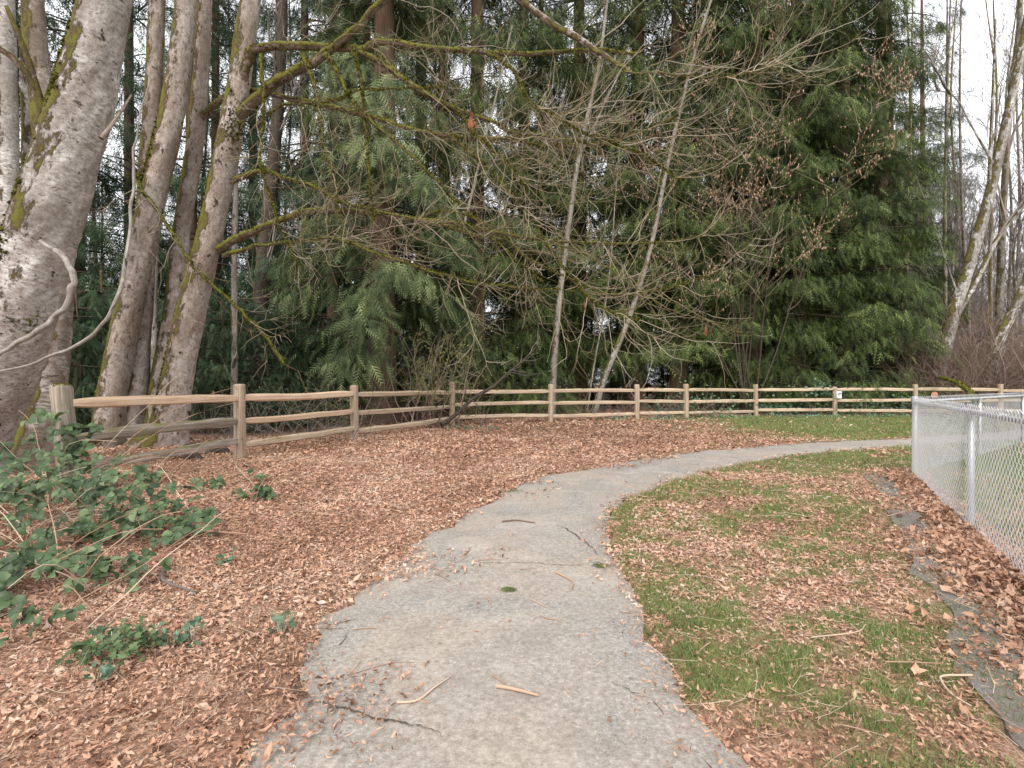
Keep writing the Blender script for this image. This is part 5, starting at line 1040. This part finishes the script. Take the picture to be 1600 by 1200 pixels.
# small dark herb
def herb(label, c, r, n, size, name='leafy_herb', m='herb', group=None):
    o = np.array([c[0], c[1], 0.0]); T = thing(name, label, 'plant', o, group=group); p = lobe(n, (0, 0, 0.02), (r, r * .8, r * .55), 0.03)
    mb = MB(); N = n; Z = norm(rng.normal(0, .45, (N, 3)) + [0, -0.4, 0.9]); X = norm(np.cross(rng.normal(size=(N, 3)), Z)); Y = np.cross(Z, X)
    tv = np.array([[0, -.5, 0], [.3, -.2, .08], [.24, .0, .05], [.42, .25, .1], [.15, .3, .03], [0, .6, -.05], [-.15, .3, .03], [-.42, .25, .1], [-.24, 0, .05], [-.3, -.2, .08]]); tf = np.array([[0, 1, 2], [0, 2, 3], [0, 3, 4], [0, 4, 5], [0, 5, 6], [0, 6, 7], [0, 7, 8], [0, 8, 9]])
    V, F_ = place(tv, tf, p, X, Y, Z, rng.uniform(*size, N)); mb.add(V, F_, var=rep(rng.random(N), 10)); mb.build('leaves', M[m], T, kind='stuff')
    K = 20; i = rng.integers(0, n, K); Q = np.stack([np.zeros((K, 3)) + [0, 0, .0], p[i] * .5 + [0, 0, .03], p[i]], 1); V, q, va = tubes(Q, taper(K, 3, .004, .002)); MB().add(V, q, var=va).build('stems', M['twig'], T, kind='stuff')
herb('low dark green lobed herb growing in the leaves below the brambles', gnd(178, 1035), 0.20, 190, (0.026, 0.046))
for (px, py) in ((330, 845), (265, 1020), (440, 1000), (150, 1080), (355, 890), (300, 1015)  ):
    herb('tiny green seedling poking out of the fallen leaves', gnd(px, py), 0.07, 14, (0.03, 0.05), 'seedling', 'ivy', 'seedlings in the fallen leaves')

# ------------------------------------------------------------------ sticks
STK = [([(776, 1079), (800, 1083), (841, 1094)], 0.0085, 'thick pale stick lying on the asphalt path', 'cane'), ([(620, 1103), (652, 1100), (680, 1080), (704, 1063)], 0.0045, 'crooked tan twig lying on the asphalt path', 'cane'),
       ([(867, 897), (894, 912), (892, 926)], 0.006, 'hooked brown twig lying on the asphalt path', 'cane'), ([(785, 818), (808, 816), (836, 820)], 0.008, 'dark twig beside the crack in the asphalt', 'brush'),
       ([(1519, 1079), (1474, 1082), (1472, 1091), (1488, 1112), (1518, 1131)], 0.0045, 'pale looped stick lying in the lawn grass', 'cane'), ([(1267, 1016), (1337, 1009), (1353, 996)], 0.0032, 'long pale twig lying across the lawn', 'cane'),
       ([(1383, 1058), (1430, 1062), (1470, 1063)], 0.003, 'straight thin stalk lying on the lawn', 'cane'), ([(264, 891), (253, 920), (264, 931), (304, 946)], 0.010, 'grey forked stick lying in the leaves below the brambles', 'greytwig'),
       ([(290, 843), (335, 847), (385, 850)], 0.012, 'bleached straight stick sticking out of the brambles', 'cane')]
TWG = [[(550, 986), (596, 986)], [(498, 983), (533, 984)], [(530, 1010), (540, 993)], [(543, 1058), (563, 1035)], [(547, 1058), (610, 1040), (648, 1039)], [(760, 937), (767, 951)], [(680, 900), (704, 912)], [(829, 940), (855, 953)], [(845, 965), (873, 972)], [(1021, 1098), (1037, 1119)], [(882, 1074), (893, 1088)], [(740, 880), (775, 878)], [(620, 862), (655, 860)], [(590, 905), (625, 903)], [(812, 893), (838, 891)], [(970, 957), (985, 960)], [(1110, 1025), (1090, 1042)], [(770, 1060), (795, 1078)]]
def stick(pts, r, label, m, group=None, name='fallen_stick'):
    P = np.array([gnd(*p) for p in pts]); sd = path_sd(P[:, 0], P[:, 1]); P[:, 2] = np.where(sd < 0, [path_z(*p[:2]) + r * 0.9 for p in P], gz(P[:, 0], P[:, 1], sd) + r + 0.03); P[:, 2] += rng.uniform(0, .004, len(P))
    o = P[0].copy(); 
    if len(P) == 2: P = np.array([P[0], (P[0] + P[1]) / 2 + [*rng.normal(0, .008, 2), 0], P[1]])
    V, fs, tc = tube(P - o, [r, r * 0.9, r * 0.55], 18, 7, 0.12, 0, rng.integers(99)); ob = MB().add(V, fs, tc=tc, var=np.full(len(V), rng.uniform(0.15, 0.75))).build(name, M[m]); ob.location = tuple(o)
    tag(ob, label, 'stick', group)
for a in STK: stick(*a)
for p in TWG: stick(p, rng.uniform(0.0018, 0.0034), 'small dry twig lying on the asphalt path', 'cane' if rng.random() < .6 else 'brush', 'small twigs on the path', 'fallen_twig')
# dark bark lumps beside the fence post
for (px, py, s_) in ((300, 722, .16), (340, 712, .20), (290, 708, .12)):
    c = gnd(px, py); V, fs, tc = tube([c + [-s_, 0, .02], c + [0, .05, .10], c + [s_, 0, .03]], [.05, s_ * .55, .04], 14, 10, .5, 0, px); ob = MB().add(V - c, fs, tc=tc).build('rotten_wood', M['darkbark']); ob.location = tuple(c)
    tag(ob, 'dark rotten lump of wood among leaves under the old rails', 'wood', 'rotten wood under the old rails')
